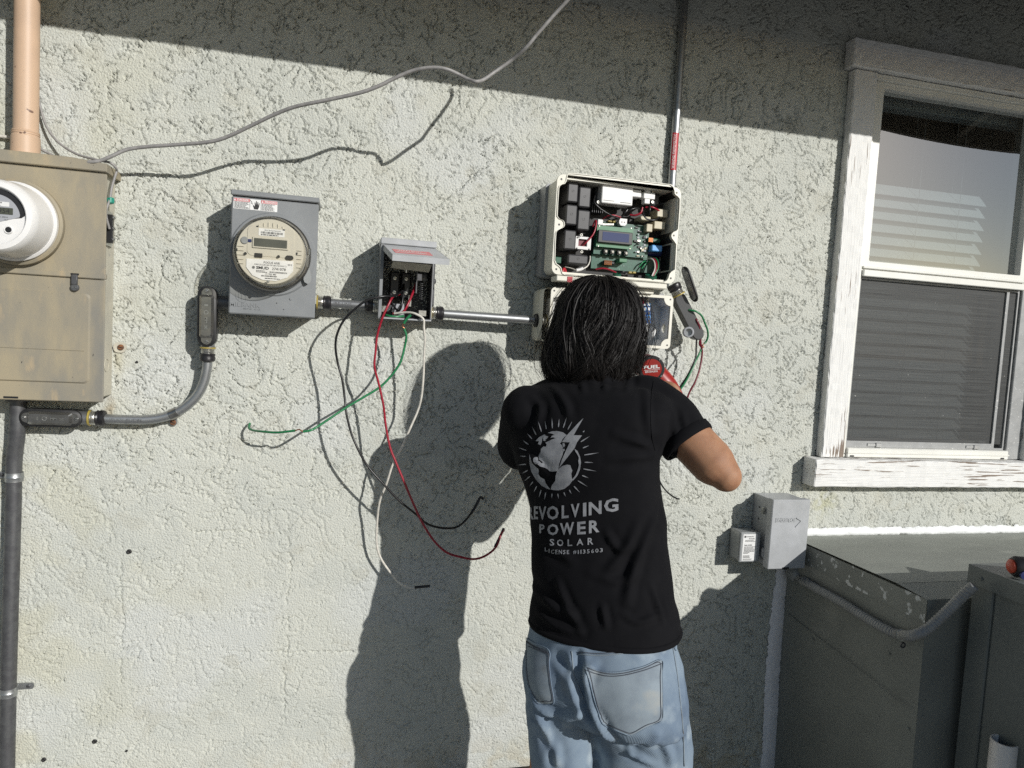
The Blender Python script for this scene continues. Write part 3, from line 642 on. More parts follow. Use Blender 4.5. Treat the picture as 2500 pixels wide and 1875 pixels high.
wm = thing('round_meter', 'white round plastic electric meter plugged into the tan panel', 'electric meter', (-.724, -.10, 1.694))
cM = v3((-.724, -.10, 1.694))
part('socket_ring', MB().lathe(cM, UO, [(.075, 0), (.094, 0), (.0965, .006), (.096, .018), (.091, .022), (.088, .021)], 48), M['tan_paint'], wm, smooth=40)
part('clear_rim', MB().lathe(cM, UO, [(.0885, .02), (.0885, .030), (.084, .0345), (.080, .034)], 48), M['white_plastic'], wm, smooth=40)
part('body', MB().lathe(cM, UO, [(.083, .030), (.082, .062), (.0795, .075), (.079, .098), (.0765, .112), (.072, .119), (.062, .121), (.060, .1195)], 56), M['white_plastic'], wm, smooth=35)
fr = (cM, UX, UZ, UO)
fc = part('face', MB().prism(circ(0, 0, .061, 48), .1115, .113, fr), M['white_plastic'], wm)
top = [(.054*math.cos(R(a)), .054*math.sin(R(a))) for a in np.linspace(8, 172, 24)]
part('dark_bezel', MB().prism([(.056, .004)]+[(p[0]*1.06, p[1]*1.06) for p in top]+[(-.056, .004), (-.05, -.004), (0, -.010), (.05, -.001)], .113, .1135, fr), M['black_plastic'], fc)
part('face_plate', MB().prism([(.046, .000)]+[(p[0]*.88, p[1]*.88-.002) for p in top]+[(-.046, .000), (-.03, -.012), (.01, -.012)], .1136, .1142, fr), M['meter_grey'], fc)
part('display', MB().prism(rrect(-.030, .034, .004, .018, .001, 2), .1143, .1150, fr), M['lcd_dark'], fc)
mb = MB(); text_on(mb, '954', .007, .0065, .021, .0095, .1153, fr, .0); part('digits', mb, M['ink'], fc, kind='stuff')
part('barcode_label', MB().prism(rrect(-.02, .027, .0205, .030, .001, 2), .1143, .1148, fr), M['label_white'], fc)
mb = MB(); barcode(mb, -.016, .0265, .03, .0028, .1151, fr, 20, 3); lines(mb, -.016, .021, .03, .005, 2, .1151, fr, 4); part('fine_print', mb, M['ink'], fc, kind='stuff')
mb = MB(); text_on(mb, '3QTA 1.0KH', -.006, -.004, .030, .0036, .1145, fr); text_on(mb, 'UL7', .018, -.0085, .007, .0025, .1145, fr); part('fine_print', mb, M['ink'], fc, kind='stuff')
part('optical_port', MB().lathe(cM+UX*.026-UZ*.028, UO, [(.0082, .113), (.0088, .1145), (.0078, .116), (.006, .1155)], 20), M['white_plastic'], fc, smooth=40)
part('port_hole', MB().lathe(cM+UX*.026-UZ*.028, UO, [(.0062, .1145), (.0062, .1156), (0, .1157)], 18), M['black_plastic'], fc)
tubeset(wm, 'seal_wire', [W(77, 595, .175), W(94, 602, .135)], .0012, 'w_white', 6)

# --- service mast
mast = thing('service_mast', 'thick peach painted service mast pipe rising from the panel', 'pipe', (-.727, -.06, 1.85))
part('pipe', MB().tube([(-.727, -.06, 1.86), (-.727, -.06, 2.9)], .0255, 28), M['peach_paint'], mast, smooth=50)
part('hub', MB().lathe((-.7275, -.06, 1.85), UZ, [(.033, -.004), (.033, .004), (.0298, .008), (.0292, .046), (.0275, .048), (.0275, .050), (.0285, .051), (.0285, .053), (.027, .054), (.0283, .056), (.0283, .058), (.0258, .060)], 28), M['peach_paint'], mast, smooth=35)
cb = single('white_conduit_stub', MB().tube(spline([W(-40, 331, .012), W(-5, 332, .012), W(33, 337, .012)]), .004, 10), M['w_white'], 'short white cable end sticking out left of the peach mast', 'cable', smooth=50)
single('thin_ground_cable', MB().tube(spline([W(78, 120, .02), W(90, 215, .016), W(97, 255, .015), W(112, 305, .02), (W(140, 345, .03)), W(185, 375, .05), W(240, 391, .075), W(268, 397, .085), W(282, 408, .08), W(286, 418, .07)]), .0028, 8), M['w_grey'],
       'thin dark grey wire drooping from the mast to the panel corner', 'cable', smooth=50)
single('short_black_cable', MB().tube(spline([W(96, 362, .03), W(115, 372, .02), W(140, 386, .03), W(165, 397, .06)]), .0035, 8), M['w_grey'], 'short grey cable tucked behind the mast foot on the panel top', 'cable', smooth=50)
gp = [(150, 402, .07), (217, 396, .105), (246, 392, .105), (275, 380, .105), (311, 365, .10), (362, 358, .105), (434, 353, .115), (506, 347, .13), (550, 336, .14), (615, 306, .16), (669, 280, .18), (723, 260, .20), (800, 244, .225), (880, 226, .245),
      (927, 209, .255), (955, 195, .26), (995, 177, .27), (1027, 168, .28), (1062, 165, .288), (1093, 170, .293), (1120, 182, .284), (1144, 194, .291), (1161, 199, .303), (1179, 195, .294), (1206, 177, .284), (1247, 148, .29), (1285, 115, .32), (1309, 86, .33), (1330, 62, .34), (1361, 27, .35), (1395, -10, .37), (1470, -95, .42), (1560, -200, .5)]
single('grey_service_cable', MB().tube(spline([W(*p) for p in gp], 6), .0043, 10), M['w_grey'], 'long grey cable sagging across the wall from the eave to the panel', 'cable', smooth=50)

# --- lower left riser and LB fitting with the swept conduit
rs = thing('conduit_riser', 'dark vertical conduit running down the wall below the tan panel', 'conduit', (-.76, -.03, .3))
part('pipe', MB().tube(spline([(-.745, -.04, 1.30), (-.748, -.038, 1.2), (-.757, -.03, 1.13), (-.759, -.028, 1.0), (-.766, -.028, .55), (-.769, -.028, .1)]), .0172, 18), M['dark_galv'], rs, smooth=50)
part('lock_ring', MB().lathe((-.745, -.04, 1.279), UZ, [(.017, 0), (.026, 0), (.026, .006), (.017, .006)], 20), M['dark_galv'], rs, smooth=40)
for z, s_ in ((1.092, -1), (.553, 1)):
    x = -.757 if z > 1 else -.766
    st = part('strap', MB().lathe((x, -.028, z), UZ, [(.0175, -.011), (.0192, -.011), (.0192, -.003), (.0205, 0), (.0192, .003), (.0192, .011), (.0175, .011)], 20).prism(rrect(min(x, x+s_*.048), max(x, x+s_*.048), z-.008, z+.008, .006), .004, .007), M['galv'], rs, smooth=40)
    screw(st, (x+s_*.036, -.007, z), UO, .005, 'dark_galv')
lb1 = thing('conduit_fitting', 'horizontal conduit fitting with bright cover below the tan panel', 'conduit fitting', W(118, 1022, .03))
conduit_body(lb1, W(124, 1021, .055), (1, 0, -.012), UO, L=.132, w=.040)
part('hub', MB().lathe((-.622, -.036, 1.2415), (1, 0, 0), [(.0165, 0), (.0165, .028), (.013, .029)], 20), M['mid_galv'], lb1, smooth=40)
part('hub', MB().lathe((-.727, -.034, 1.245), (-1, 0, 0), [(.015, 0), (.015, .012), (.012, .013)], 20), M['dark_galv'], lb1, smooth=40)
coupling(lb1, (-.594, -.036, 1.2415), (1, 0, 0), .0125)
cd1 = thing('swept_conduit', 'grey steel conduit sweeping up from the panel to the middle meter', 'conduit', (-.40, -.03, 1.25))
el = [(-.585, -.036, 1.2415), (-.54, -.036, 1.240), (-.50, -.035, 1.2395), (-.465, -.034, 1.2405), (-.43, -.033, 1.247), (-.40, -.033, 1.259), (-.372, -.034, 1.279), (-.349, -.035, 1.306), (-.335, -.036, 1.337), (-.328, -.038, 1.37), (-.326, -.04, 1.40), (-.326, -.042, 1.425)]
part('pipe', MB().tube(spline(el, 5), .0118, 16), M['galv'], cd1, smooth=60)
st = part('strap', MB().tube(spline(el, 5)[23:27], .0142, 16), M['cover_metal'], cd1, smooth=40)
part('strap_tab', MB().prism(rrect(-.419, -.401, 1.222, 1.248, .007), .003, .006), M['galv'], st); screw(st, (-.410, -.006, 1.231), UO, .0075, 'rust')
mb = MB(); text_on(mb, 'ISLKV-ELIDEL', -.545, 1.238, .075, .0055, .0482, WALL, .0); part('stamped_letters', mb, M['mid_galv'], cd1, kind='stuff')
lb2 = thing('conduit_fitting', 'upright conduit fitting with bright cover left of the middle meter box', 'conduit fitting', W(506, 830, .03))
fr = conduit_body(lb2, (-.3265, -.062, 1.507), (.015, 0, -1), UO, L=.148, w=.0415)
part('side_hub', MB().lathe((-.312, -.040, 1.544), (1, 0, 0), [(.0165, 0), (.0165, .026), (.0175, .026), (.0175, .0445)], 20), M['dark_galv'], lb2, smooth=40)
part('hub', MB().lathe((-.326, -.042, 1.437), (0, 0, -1), [(.0165, -.004), (.0165, .010), (.013, .011)], 20), M['mid_galv'], lb2, smooth=40)
coupling(lb2, (-.326, -.042, 1.4305), (0, 0, -1), .0118)

# --- middle meter socket
mbx = thing('meter_socket_box', 'grey steel meter socket box with danger label, left of the disconnect', 'electric box', (-.168, 0, 1.517))
BX0, BX1, BZ0, BZ1, BD = -.2695, -.0665, 1.517, 1.802, .115
part('enclosure', MB().box(BX0+.004, BX1-.004, BZ0+.003, 1.806, 0, BD-.008, .002), M['grey_paint'], mbx)
part('cover', MB().box(BX0, BX1, BZ0, BZ1-.002, BD-.008, BD, .003), M['grey_paint'], mbx, smooth=30)
part('top_cap', MB().box(BX0-.001, BX1+.001, BZ1, BZ1+.0125, 0, BD+.006, .002).prism([(-.215, BZ1+.0125), (-.125, BZ1+.0125), (-.131, BZ1+.0185), (-.209, BZ1+.0185)], .02, BD-.03, bev=.003), M['grey_paint'], mbx)
part('raised_dome', MB().prism(circ(-.1705, 1.667, .1015, 56), BD, BD+.004, bev=.0035).prism(circ(-.1705, 1.667, .092, 56), BD+.003, BD+.0075, bev=.003), M['grey_paint'], mbx, smooth=40, label='shallow raised ring stamped in the cover round the meter')
lab = part('warning_label', MB().prism(rrect(-.2645, -.1640, 1.7705, 1.796, .0015, 2), BD, BD+.0006), M['label_white'], mbx)
part('red_band', MB().prism([(-.2640, 1.7885), (-.2275, 1.7885), (-.2275, 1.7955), (-.2640, 1.7955)], BD+.0004, BD+.0009), M['label_red'], lab)
part('red_band', MB().prism([(-.2015, 1.7885), (-.1645, 1.7885), (-.1645, 1.7955), (-.2015, 1.7955)], BD+.0004, BD+.0009), M['label_red'], lab)
mb = MB(); text_on(mb, 'DANGER', -.256, 1.7898, .026, .0046, BD+.0012, WALL, .02); part('label_word', mb, M['label_white'], lab, kind='stuff'); mb = MB(); text_on(mb, 'PELIGRO', -.193, 1.7898, .027, .0046, BD+.0012, WALL, .02)
for x in (-.2615, -.1985): mb.prism([(x-.0022, 1.7900), (x+.0022, 1.7900), (x, 1.7942)], BD+.0009, BD+.0012)
part('label_word', mb, M['label_white'], lab, kind='stuff')
mb = MB(); lines(mb, -.2625, 1.7715, .034, .0165, 7, BD+.0009, WALL, 2); lines(mb, -.2005, 1.7715, .034, .0165, 7, BD+.0009, WALL, 5)
hand = [(-.2175, 1.7725), (-.2085, 1.7725), (-.2060, 1.7790), (-.2050, 1.7880), (-.2062, 1.7885), (-.2078, 1.7815), (-.2084, 1.7905), (-.2099, 1.7905), (-.2103, 1.7818), (-.2116, 1.7925), (-.2132, 1.7922), (-.2130, 1.7815), (-.2150, 1.7895), (-.2166, 1.7888), (-.2158, 1.7790), (-.2192, 1.7825), (-.2204, 1.7812), (-.2185, 1.7765)]
mb.prism(hand, BD+.0005, BD+.0010); mb.prism([(-.2265, 1.7935), (-.2215, 1.7890), (-.2235, 1.7875), (-.2195, 1.7845), (-.2212, 1.7838), (-.2250, 1.7870), (-.2228, 1.7887), (-.2268, 1.7925)], BD+.0005, BD+.0010)
for x in (-.2275, -.2022): mb.prism([(x, 1.771), (x+.0006, 1.771), (x+.0006, 1.7955), (x, 1.7955)], BD+.0005, BD+.001)
part('label_print', mb, M['ink'], lab, kind='stuff')
mb = MB(); text_on(mb, 'MILBANK', -.2655, 1.5355, .070, .0105, BD+.0012, WALL, .03, 1.1); text_on(mb, 'MFG CO', -.235, 1.5295, .040, .0035, BD+.0010, WALL, .02, 1.3)
mb.prism([(-.247, 1.552), (-.244, 1.552), (-.244, 1.578), (-.247, 1.578)], BD-.001, BD+.0012).prism([(-.240, 1.552), (-.237, 1.552), (-.237, 1.566), (-.231, 1.566), (-.231, 1.552), (-.228, 1.552), (-.228, 1.570), (-.240, 1.570)], BD-.001, BD+.0012)
mb.prism(circ(-.2375, 1.563, .0165, 28), BD-.001, BD+.0010, holes=[circ(-.2375, 1.563, .0145, 28)])
part('embossed_name', mb, M['grey_paint'], mbx, kind='stuff')
part('rivet', disc((-.125, -BD, 1.562), UO, .0032, .002), M['grey_paint'], mbx, smooth=40)
part('rivet', disc((-.158, -BD, 1.5495), UO, .0014, .001), M['dark_galv'], mbx); part('rivet', disc((-.141, -BD, 1.535), UO, .0014, .001), M['dark_galv'], mbx)

cmet = thing('electric_meter', 'clear-covered round meter with beige face on the grey socket box', 'electric meter', (-.170, -.12, 1.667))
c0 = v3((-.1705, -.1225, 1.667))
rg = part('locking_ring', MB().lathe(c0, UO, [(.084, 0), (.0895, .001), (.091, .006), (.0905, .012), (.0865, .016), (.083, .015)], 56), M['cover_metal'], cmet, smooth=40)
part('ring_clasp', MB().obox(c0+UX*.083+UO*.010-UZ*.012, (UX, UO, UZ), (.0045, .006, .016), .002).obox(c0+UX*.0865+UO*.012+UZ*.012, (UX, UO, UZ), (.004, .005, .009), .002), M['cover_metal'], rg, smooth=40)
part('tag_seal', MB().prism([(.081, -.020), (.0865, -.019), (.0935, -.050), (.092, -.061), (.085, -.066), (.077, -.062), (.0745, -.055)], .006, .008, (c0, UX, UZ, UO)), M['clear_grey'], rg)
fr = (c0, UX, UZ, UO)
face = part('face', MB().lathe(c0, UO, [(.080, .004), (.0775, .040), (.0765, .058), (.075, .060), (0, .060)], 56), M['meter_face'], cmet, smooth=35)
part('glass_dome', MB().lathe(c0, UO, [(.0835, .013), (.0825, .060), (.0805, .069), (.076, .0745), (.060, .077), (0, .0785)], 56), M['clear'], cmet, smooth=40)
def fp(name, poly, h0, h1, mat, bev=0): return part(name, MB().prism(poly, h0, h1, fr, bev=bev), M[mat], face)
fp('upper_panel', rrect(-.052, .054, -.012, .058, .012), .0595, .0612, 'meter_face', .0008)
fp('name_plate', [(-.052, -.020), (.053, -.018), (.053, -.042), (.040, -.058), (.015, -.0675), (-.015, -.067), (-.038, -.058), (-.052, -.040)], .0598, .0618, 'label_white')
fp('bar_label', rrect(-.027, .031, .036, .053, .001, 2), .0610, .0618, 'label_white')
fp('display_frame', rrect(-.040, .041, .0065, .0325, .0015, 2), .061, .0645, 'meter_face', .001)
fp('display', rrect(-.0365, .0375, .0100, .0290, .001, 2), .0640, .0649, 'lcd')
fp('sensor_eye', circ(-.0575, .022, .0085, 24), .0605, .063, 'clear_grey', .001); fp('sensor_tab', rrect(-.050, -.042, .0185, .0255, .001, 2), .061, .063, 'navy')
fp('window_tab', rrect(-.034, -.017, -.015, -.0055, .0005, 2), .060, .0636, 'black_plastic'); fp('oval_port', stadium(.018, .0105) and [(p[0]+.044, p[1]-.0105) for p in stadium(.018, .0105)], .060, .064, 'black_plastic')
for x, z in ((-.0545, -.0085), (.0195, -.0095)): fp('peg', circ(x, z, .003, 14), .060, .066, 'black_plastic')
for x, z, w_, h_ in ((-.030, .0565, .005, .0028), (.029, .0535, .005, .0028), (.0605, .0005, .003, .006), (-.074, -.001, .003, .006)): fp('clip', rrect(x-w_/2, x+w_/2, z-h_/2, z+h_/2, .0004, 2), .060, .0622, 'black_plastic')
for k, x in enumerate((-.027, -.016, -.0055, .005, .0155, .026)): fp('rib', rrect(x-.0006, x+.0006, .0565, .0685-.0001*(x*1000)**2*.1, .0003, 1), .0595, .0625, 'meter_face')
for z in (-.012, -.002, .008, -.022, -.032):
    fp('rib', rrect(-.0725, -.0585, z-.0005, z+.0005, .0003, 1), .0595, .0625, 'meter_face'); fp('rib', rrect(.0605, .0715, z-.0005, z+.0005, .0003, 1), .0595, .0625, 'meter_face')
mb = MB(); hh = .0622
text_on(mb, 'FOCUS AXR', -.0135, -.0285, .0365, .0052, hh, fr, .01); text_on(mb, 'SMUD', -.030, -.0425, .0285, .0070, hh, fr, .035); text_on(mb, '2741078', .0055, -.0425, .031, .0062, hh, fr, .012)
text_on(mb, 'FORM 2S CL200 240V 3W 60Hz TA=30 Kh 7.2', -.034, -.0335, .072, .0036, hh, fr); text_on(mb, '21 955 483', -.009, -.0545, .024, .0038, hh, fr, .01); text_on(mb, 'EPS', .041, -.0295, .0095, .0036, hh, fr)
mb.prism(circ(-.0360, -.0392, .0033, 18), .0615, hh, fr, holes=[circ(-.0360, -.0392, .0022, 18)]).prism(circ(-.0360, -.0392, .0015, 12), .0615, hh, fr)
barcode(mb, .000, -.0495, .040, .0038, hh, fr, 28, 8); barcode(mb, -.018, -.0590, .036, .0032, hh, fr, 26, 9); lines(mb, -.030, -.0505, .026, .006, 2, hh, fr, 3); lines(mb, -.010, -.0645, .036, .0035, 1, hh, fr, 6)
barcode(mb, -.022, .0410, .049, .005, .0622, fr, 32, 4); lines(mb, -.022, .0365, .049, .004, 1, .0622, fr, 7); text_on(mb, 'Silver Spring Networks', -.014, .0475, .036, .0032, .0622, fr)
part('printed_words', mb, M['ink'], face, kind='stuff')
screw(cmet, c0+UO*.071-UZ*.0705-UX*.002, UO, .0032, 'zinc')

# --- conduit between socket box and disconnect
cd2 = thing('conduit', 'short grey conduit joining the socket box and the disconnect', 'conduit', (.01, -.05, 1.56))
part('pipe', MB().tube([(-.045, -.05, 1.560), (.075, -.05, 1.5595)], .0118, 18), M['mid_galv'], cd2, smooth=60)
coupling(cd2, (-.066, -.05, 1.560), (1, 0, 0)); coupling(cd2, (.0945, -.05, 1.5595), (-1, 0, 0))
mb = MB(); text_on(mb, 'IRE-LINE', -.022, 1.558, .045, .0055, .0622); part('stamped_letters', mb, M['dark_galv'], cd2, kind='stuff')

# --- disconnect
dis = thing('disconnect_box', 'open grey disconnect box with raised lid and loose wires', 'electric box', (.16, 0, 1.53))
DX0, DX1, DZ0, DZ1, DD = .0915, .2265, 1.531, 1.7175, .108
t_ = .0022
mb = MB().box(DX0, DX1, DZ0, DZ1, 0, t_).box(DX0, DX0+t_, DZ0, DZ1, t_, DD).box(DX1-t_, DX1, DZ0, DZ1, t_, DD-.012).box(DX0+t_, DX1-t_, DZ0, DZ0+t_, t_, DD-.004).box(DX0+t_, DX1-t_, DZ1-t_, DZ1, t_, DD)
part('enclosure', mb, M['box_inside'], dis); part('left_flange', MB().box(DX0-.0015, DX0+.006, DZ0, DZ1, DD, DD+.002), M['grey_paint'], dis)
part('left_skin', MB().box(DX0-.0015, DX0-.0001, DZ0-.0015, DZ1, 0, DD), M['grey_paint'], dis); part('bottom_lip', MB().box(DX0, DX1, DZ0-.003, DZ0-.0001, 0, DD), M['grey_box'], dis); part('right_skin', MB().box(DX1+.0001, DX1+.0016, DZ0-.0015, DZ1, 0, DD-.012), M['grey_box'], dis)
part('top_cap', MB().box(DX0-.003, DX1+.0045, DZ1+.0002, DZ1+.016, 0, DD+.004, .0015), M['grey_box'], dis)
HL, HR = v3((.0935, -.108, 1.7165)), v3((.2295, -.108, 1.7165)); FL, FRt = v3((.1135, -.195, 1.6830)), v3((.254, -.195, 1.6830))
def lidbox(a, b, c, d, dn, th):  # sheet with corners a b c d and downward thickness
    P = [a, b, c, d]; return MB().add(P+[p+dn*th for p in P], [(0, 1, 2, 3), (7, 6, 5, 4), (0, 4, 5, 1), (1, 5, 6, 2), (2, 6, 7, 3), (3, 7, 4, 0)])
dn = -nrm(np.cross(FL-HL, HR-HL)); dn = dn if dn[2] < 0 else -dn
lid = part('lid', lidbox(HL, HR, FRt, FL, dn, .0015), M['grey_box'], dis, label='raised grey steel lid of the disconnect')
part('front_flange', lidbox(FL, FRt, FRt+v3((0, -.0015, 0)), FL+v3((0, -.0015, 0)), v3((0, 0, -1)), .0145), M['grey_box'], lid); part('side_flange', lidbox(HL, FL, FL+v3((.0015, 0, 0)), HL+v3((.0015, 0, 0)), v3((0, 0, -1)), .0145), M['grey_box'], lid)
part('side_flange', lidbox(FRt, HR, HR+v3((-.0015, 0, 0)), FRt+v3((-.0015, 0, 0)), v3((0, 0, -1)), .0145), M['grey_box'], lid)
lu = nrm(HR-HL); lv = nrm(HL-FL); ln = -dn; lfr = (FL, lu, lv, ln)
part('red_label', MB().prism([(.012, .020), (.105, .020), (.105, .052), (.012, .052)], .0002, .0008, lfr), M['label_red'], lid); mb = MB(); text_on(mb, 'WARNING', .022, .040, .06, .006, .0011, lfr, .02); part('label_word', mb, M['label_white'], lid, kind='stuff'); mb = MB(); text_on(mb, 'ELECTRIC SHOCK HAZARD', .016, .027, .075, .006, .0011, lfr, .02); part('label_word', mb, M['label_white'], lid, kind='stuff')
part('torn_label', MB().add([(.116, -.185, 1.668), (.212, -.185, 1.667), (.209, -.150, 1.650), (.195, -.148, 1.6515), (.17, -.150, 1.653), (.15, -.149, 1.652), (.114, -.152, 1.655)], [(0, 1, 2, 3, 4, 5, 6)]), M['tan_side'], lid, label='curling torn label under the lid')
term = part('terminal_block', MB().box(.12, .145, 1.585, 1.655, .003, .045, .003).box(.150, .175, 1.585, 1.655, .003, .045, .003), M['black_plastic'], dis)
for x in (.132, .162):
    for z in (1.637, 1.600): screw(term, (x, -.0455, z), UO, .006, 'zinc', 'lug')
part('spring', MB().tube([(.203+.006*math.cos(t), -.06-.006*math.sin(t), 1.585+.045*t/56) for t in np.linspace(0, 56, 150)], .0009, 5), M['dark_galv'], dis, smooth=True)
part('lever_bar', MB().box(.186, .189, 1.60, 1.655, .05, .075).box(.189, .215, 1.635, 1.652, .05, .06), M['dark_galv'], dis); part('lug_block', MB().box(.170, .178, 1.565, 1.595, .03, .05), M['zinc'], dis)
part('ground_lug', MB().box(.093, .112, 1.545, 1.562, .05, .085, .001), M['zinc'], dis); part('ground_lug', MB().box(.195, .216, 1.540, 1.556, .05, .085, .001), M['zinc'], dis)
part('paper_tag', MB().box(.130, .160, 1.540, 1.570, .045, .0456), M['meter_grey'], dis)
hd = part('side_handle', MB().obox((.2325, -.068, 1.652), (UX, UO, UZ), (.0018, .012, .036), .001).prism([(p[1], p[0]*1.0) for p in [(q[0]-.0, q[1]) for q in stadium(.05, .016)]], 0, .004, (np.array([.2315, -.068, 1.592]), UO, UZ, UX)), M['dark_galv'], dis, smooth=40)
screw(hd, (.2345, -.068, 1.635), UX, .007, 'dark_galv')
# --- conduit on to the inverter
cd3 = thing('conduit', 'bright steel conduit joining the disconnect and the inverter', 'conduit', (.39, -.06, 1.55))
part('pipe', MB().tube([(.235, -.06, 1.5515), (.535, -.06, 1.5490)], .0118, 18), M['galv'], cd3, smooth=60)
coupling(cd3, (.2275, -.06, 1.5515), (1, 0, 0)); coupling(cd3, (.555, -.06, 1.549), (-1, 0, 0))

# --- loose wires out of the disconnect
cw = lambda x, y: (560+x*.47014, 700+y*.47014)
wj = random.Random(4)
def wirepath(pts): return spline([W(*cw(p[0]+wj.uniform(-4, 4)*(len(pts) > 8), p[1]+wj.uniform(-4, 4)*(len(pts) > 8)), p[2]+wj.uniform(-.002, .002)*(len(pts) > 8)) for p in pts], 7)
def wire(name, label, pts, mat, r=.0030, ends=(), grp='loose wires'):
    P = wirepath(pts); t = thing(name, label, 'wire', P[0])
    part('insulation', MB().tube(P, r, 10), M[mat], t, smooth=60)
    for nm, sub, m_, rr_ in ends: part(nm, MB().tube(wirepath(sub), rr_, 8), M[m_], t, smooth=60)
    return t
wire('black_wire', 'black insulated wire looping far left out of the disconnect', [(905, 10, .045), (895, 30, .07), (850, 46, .10), (800, 50, .12), (720, 72, .125), (640, 120, .12), (590, 180, .115), (560, 240, .11), (548, 310, .105), (560, 390, .10), (585, 480, .10), (595, 570, .105), (605, 660, .11), (630, 760, .115), (670, 850, .12), (720, 930, .12), (800, 1020, .12), (880, 1110, .115), (960, 1180, .11), (1030, 1230, .11), (1100, 1250, .105), (1170, 1248, .10), (1220, 1225, .09), (1260, 1170, .08), (1300, 1100, .07)], 'w_black',
     ends=[('taped_end', [(1255, 1180, .0805), (1280, 1140, .075), (1303, 1095, .07), (1318, 1102, .066)], 'tape', .0036)])
wire('red_wire', 'red insulated wire with black taped tip hanging in a long curve', [(880, 40, .06), (850, 55, .10), (825, 90, .115), (800, 160, .115), (770, 250, .11), (755, 340, .11), (757, 420, .11), (775, 510, .105), (800, 620, .10), (815, 720, .10), (835, 830, .105), (870, 920, .11), (910, 1020, .11), (950, 1120, .115), (1000, 1220, .12), (1060, 1310, .12), (1130, 1375, .12), (1200, 1405, .12), (1270, 1412, .115), (1330, 1400, .11), (1380, 1350, .10), (1410, 1290, .09), (1424, 1258, .085)], 'w_red',
     ends=[('taped_end', [(1378, 1353, .1005), (1408, 1293, .09), (1425, 1254, .084)], 'tape', .0036)])
wire('white_wire', 'white insulated wire with black taped end hanging lowest', [(860, 136, .09), (920, 132, .105), (970, 140, .115), (1005, 165, .12), (1014, 210, .12), (1012, 280, .115), (1008, 360, .11), (1005, 460, .105), (1000, 560, .10), (980, 640, .095), (940, 740, .095), (890, 840, .10), (850, 920, .10), (820, 1020, .09), (785, 1110, .08), (765, 1220, .06), (765, 1330, .05), (790, 1410, .045), (840, 1490, .045), (880, 1540, .05), (930, 1562, .055), (968, 1562, .06)], 'w_white',
     ends=[('taped_end', [(962, 1562, .06), (1000, 1558, .062), (1042, 1554, .064)], 'tape', .0038)])
gw = wire('green_wire', 'green insulated ground wire reaching left with bare copper gaps', [(908, 215, .105), (917, 255, .105), (912, 310, .10), (885, 390, .10), (840, 460, .10), (780, 520, .10), (700, 570, .105), (610, 625, .115), (520, 685, .125), (460, 730, .135), (420, 748, .14), (385, 752, .14)], 'w_green',
     ends=[('insulation', [(342, 747, .135), (250, 757, .115), (170, 752, .085), (120, 745, .05), (101, 732, .03), (106, 710, .012)], 'w_green', .0030), ('bare_copper', [(388, 752, .14), (372, 747, .14), (362, 741, .138), (340, 748, .135)], 'copper', .0016),
           ('insulation', [(942, 146, .115), (920, 168, .112), (906, 190, .108)], 'w_green', .0036), ('bare_copper', [(907, 187, .108), (899, 202, .106), (903, 210, .105), (909, 218, .105)], 'copper', .0016)])
wire('red_wire', 'short red wire running down inside the open disconnect', [(970, -20, .05), (962, 8, .06), (945, 50, .075), (925, 95, .085), (905, 128, .085), (880, 140, .08), (850, 140, .07)], 'w_red', .0032)
wire('black_wire', 'short black wire hanging inside the open disconnect', [(905, -20, .04), (905, 20, .06), (900, 60, .07), (893, 100, .075), (880, 125, .07), (860, 110, .06), (845, 85, .055)], 'w_black', .0028)
wire('green_wire', 'short green wire lying along the bottom of the disconnect', [(815, 148, .09), (840, 155, .098), (870, 157, .098), (905, 152, .09)], 'w_green', .0034)

# ------------------------------------------------------------------ solar inverter and its lower box
c6 = lambda x, y: (1280+x*.217, 400+y*.217)
c7 = lambda x, y: (1280+x*.217, 660+y*.217)
def B6(tl, br, o): a = W(*c6(*tl), o); b = W(*c6(*br), o); return a[0], b[0], b[2], a[2]
inv = thing('solar_inverter', 'cream solar inverter housing with its cover off and circuit boards showing', 'inverter', (.71, 0, 1.67))
IX0, IX1, IZ0, IZ1, ID = .534, .8905, 1.6715, 1.933, .15
inner_px = [(490, 125), (515, 115), (545, 113), (1000, 162), (1400, 210), (1640, 238), (1670, 262), (1685, 300), (1690, 340), (1702, 353), (1722, 367), (1745, 395), (1742, 500), (1725, 735), (1710, 752), (1675, 768), (1655, 790), (1650, 815), (1658, 840), (1680, 868), (1705, 905), (1700, 1000), (1690, 1190), (1650, 1215), (1630, 1240), (1618, 1285), (1600, 1312), (1575, 1325), (1500, 1322), (1000, 1278), (460, 1245), (430, 1228), (420, 1195), (415, 1170), (395, 1148), (360, 1122), (345, 1085), (350, 900), (358, 775), (370, 752), (400, 735), (440, 715), (455, 690), (450, 655), (432, 635), (395, 620), (372, 590), (378, 450), (390, 275), (400, 250), (425, 232), (455, 225), (475, 195), (480, 160)]
inner = [tuple(W(*c6(*p), ID)[[0, 2]]) for p in inner_px]; ic = np.mean(inner, 0)
def scl(poly, k, c): return [tuple((np.array(p)-c)*k+c) for p in poly]
outer = rrect(IX0, IX1, IZ0, IZ1, .018, 6)
part('flange', MB().prism(outer, ID-.010, ID, holes=[inner]), M['cream_plastic'], inv)
ridge = scl(inner, 1.012, ic); part('gasket_ridge', MB().prism(ridge, ID-.001, ID+.0025, holes=[inner]), M['cream_plastic'], inv)
sh_o = rrect(IX0+.004, IX1-.004, IZ0+.004, IZ1-.004, .016, 6); sh_i = rrect(IX0+.009, IX1-.009, IZ0+.009, IZ1-.009, .012, 6)
part('shell', MB().prism(sh_o, .058, ID-.0105, holes=[sh_i]), M['cream_plastic'], inv, smooth=30)
part('back_housing', MB().prism(rrect(IX0-.004, IX1+.002, IZ0-.002, IZ1-.006, .012, 5), .004, .0575), M['grey_housing'], inv, smooth=30)
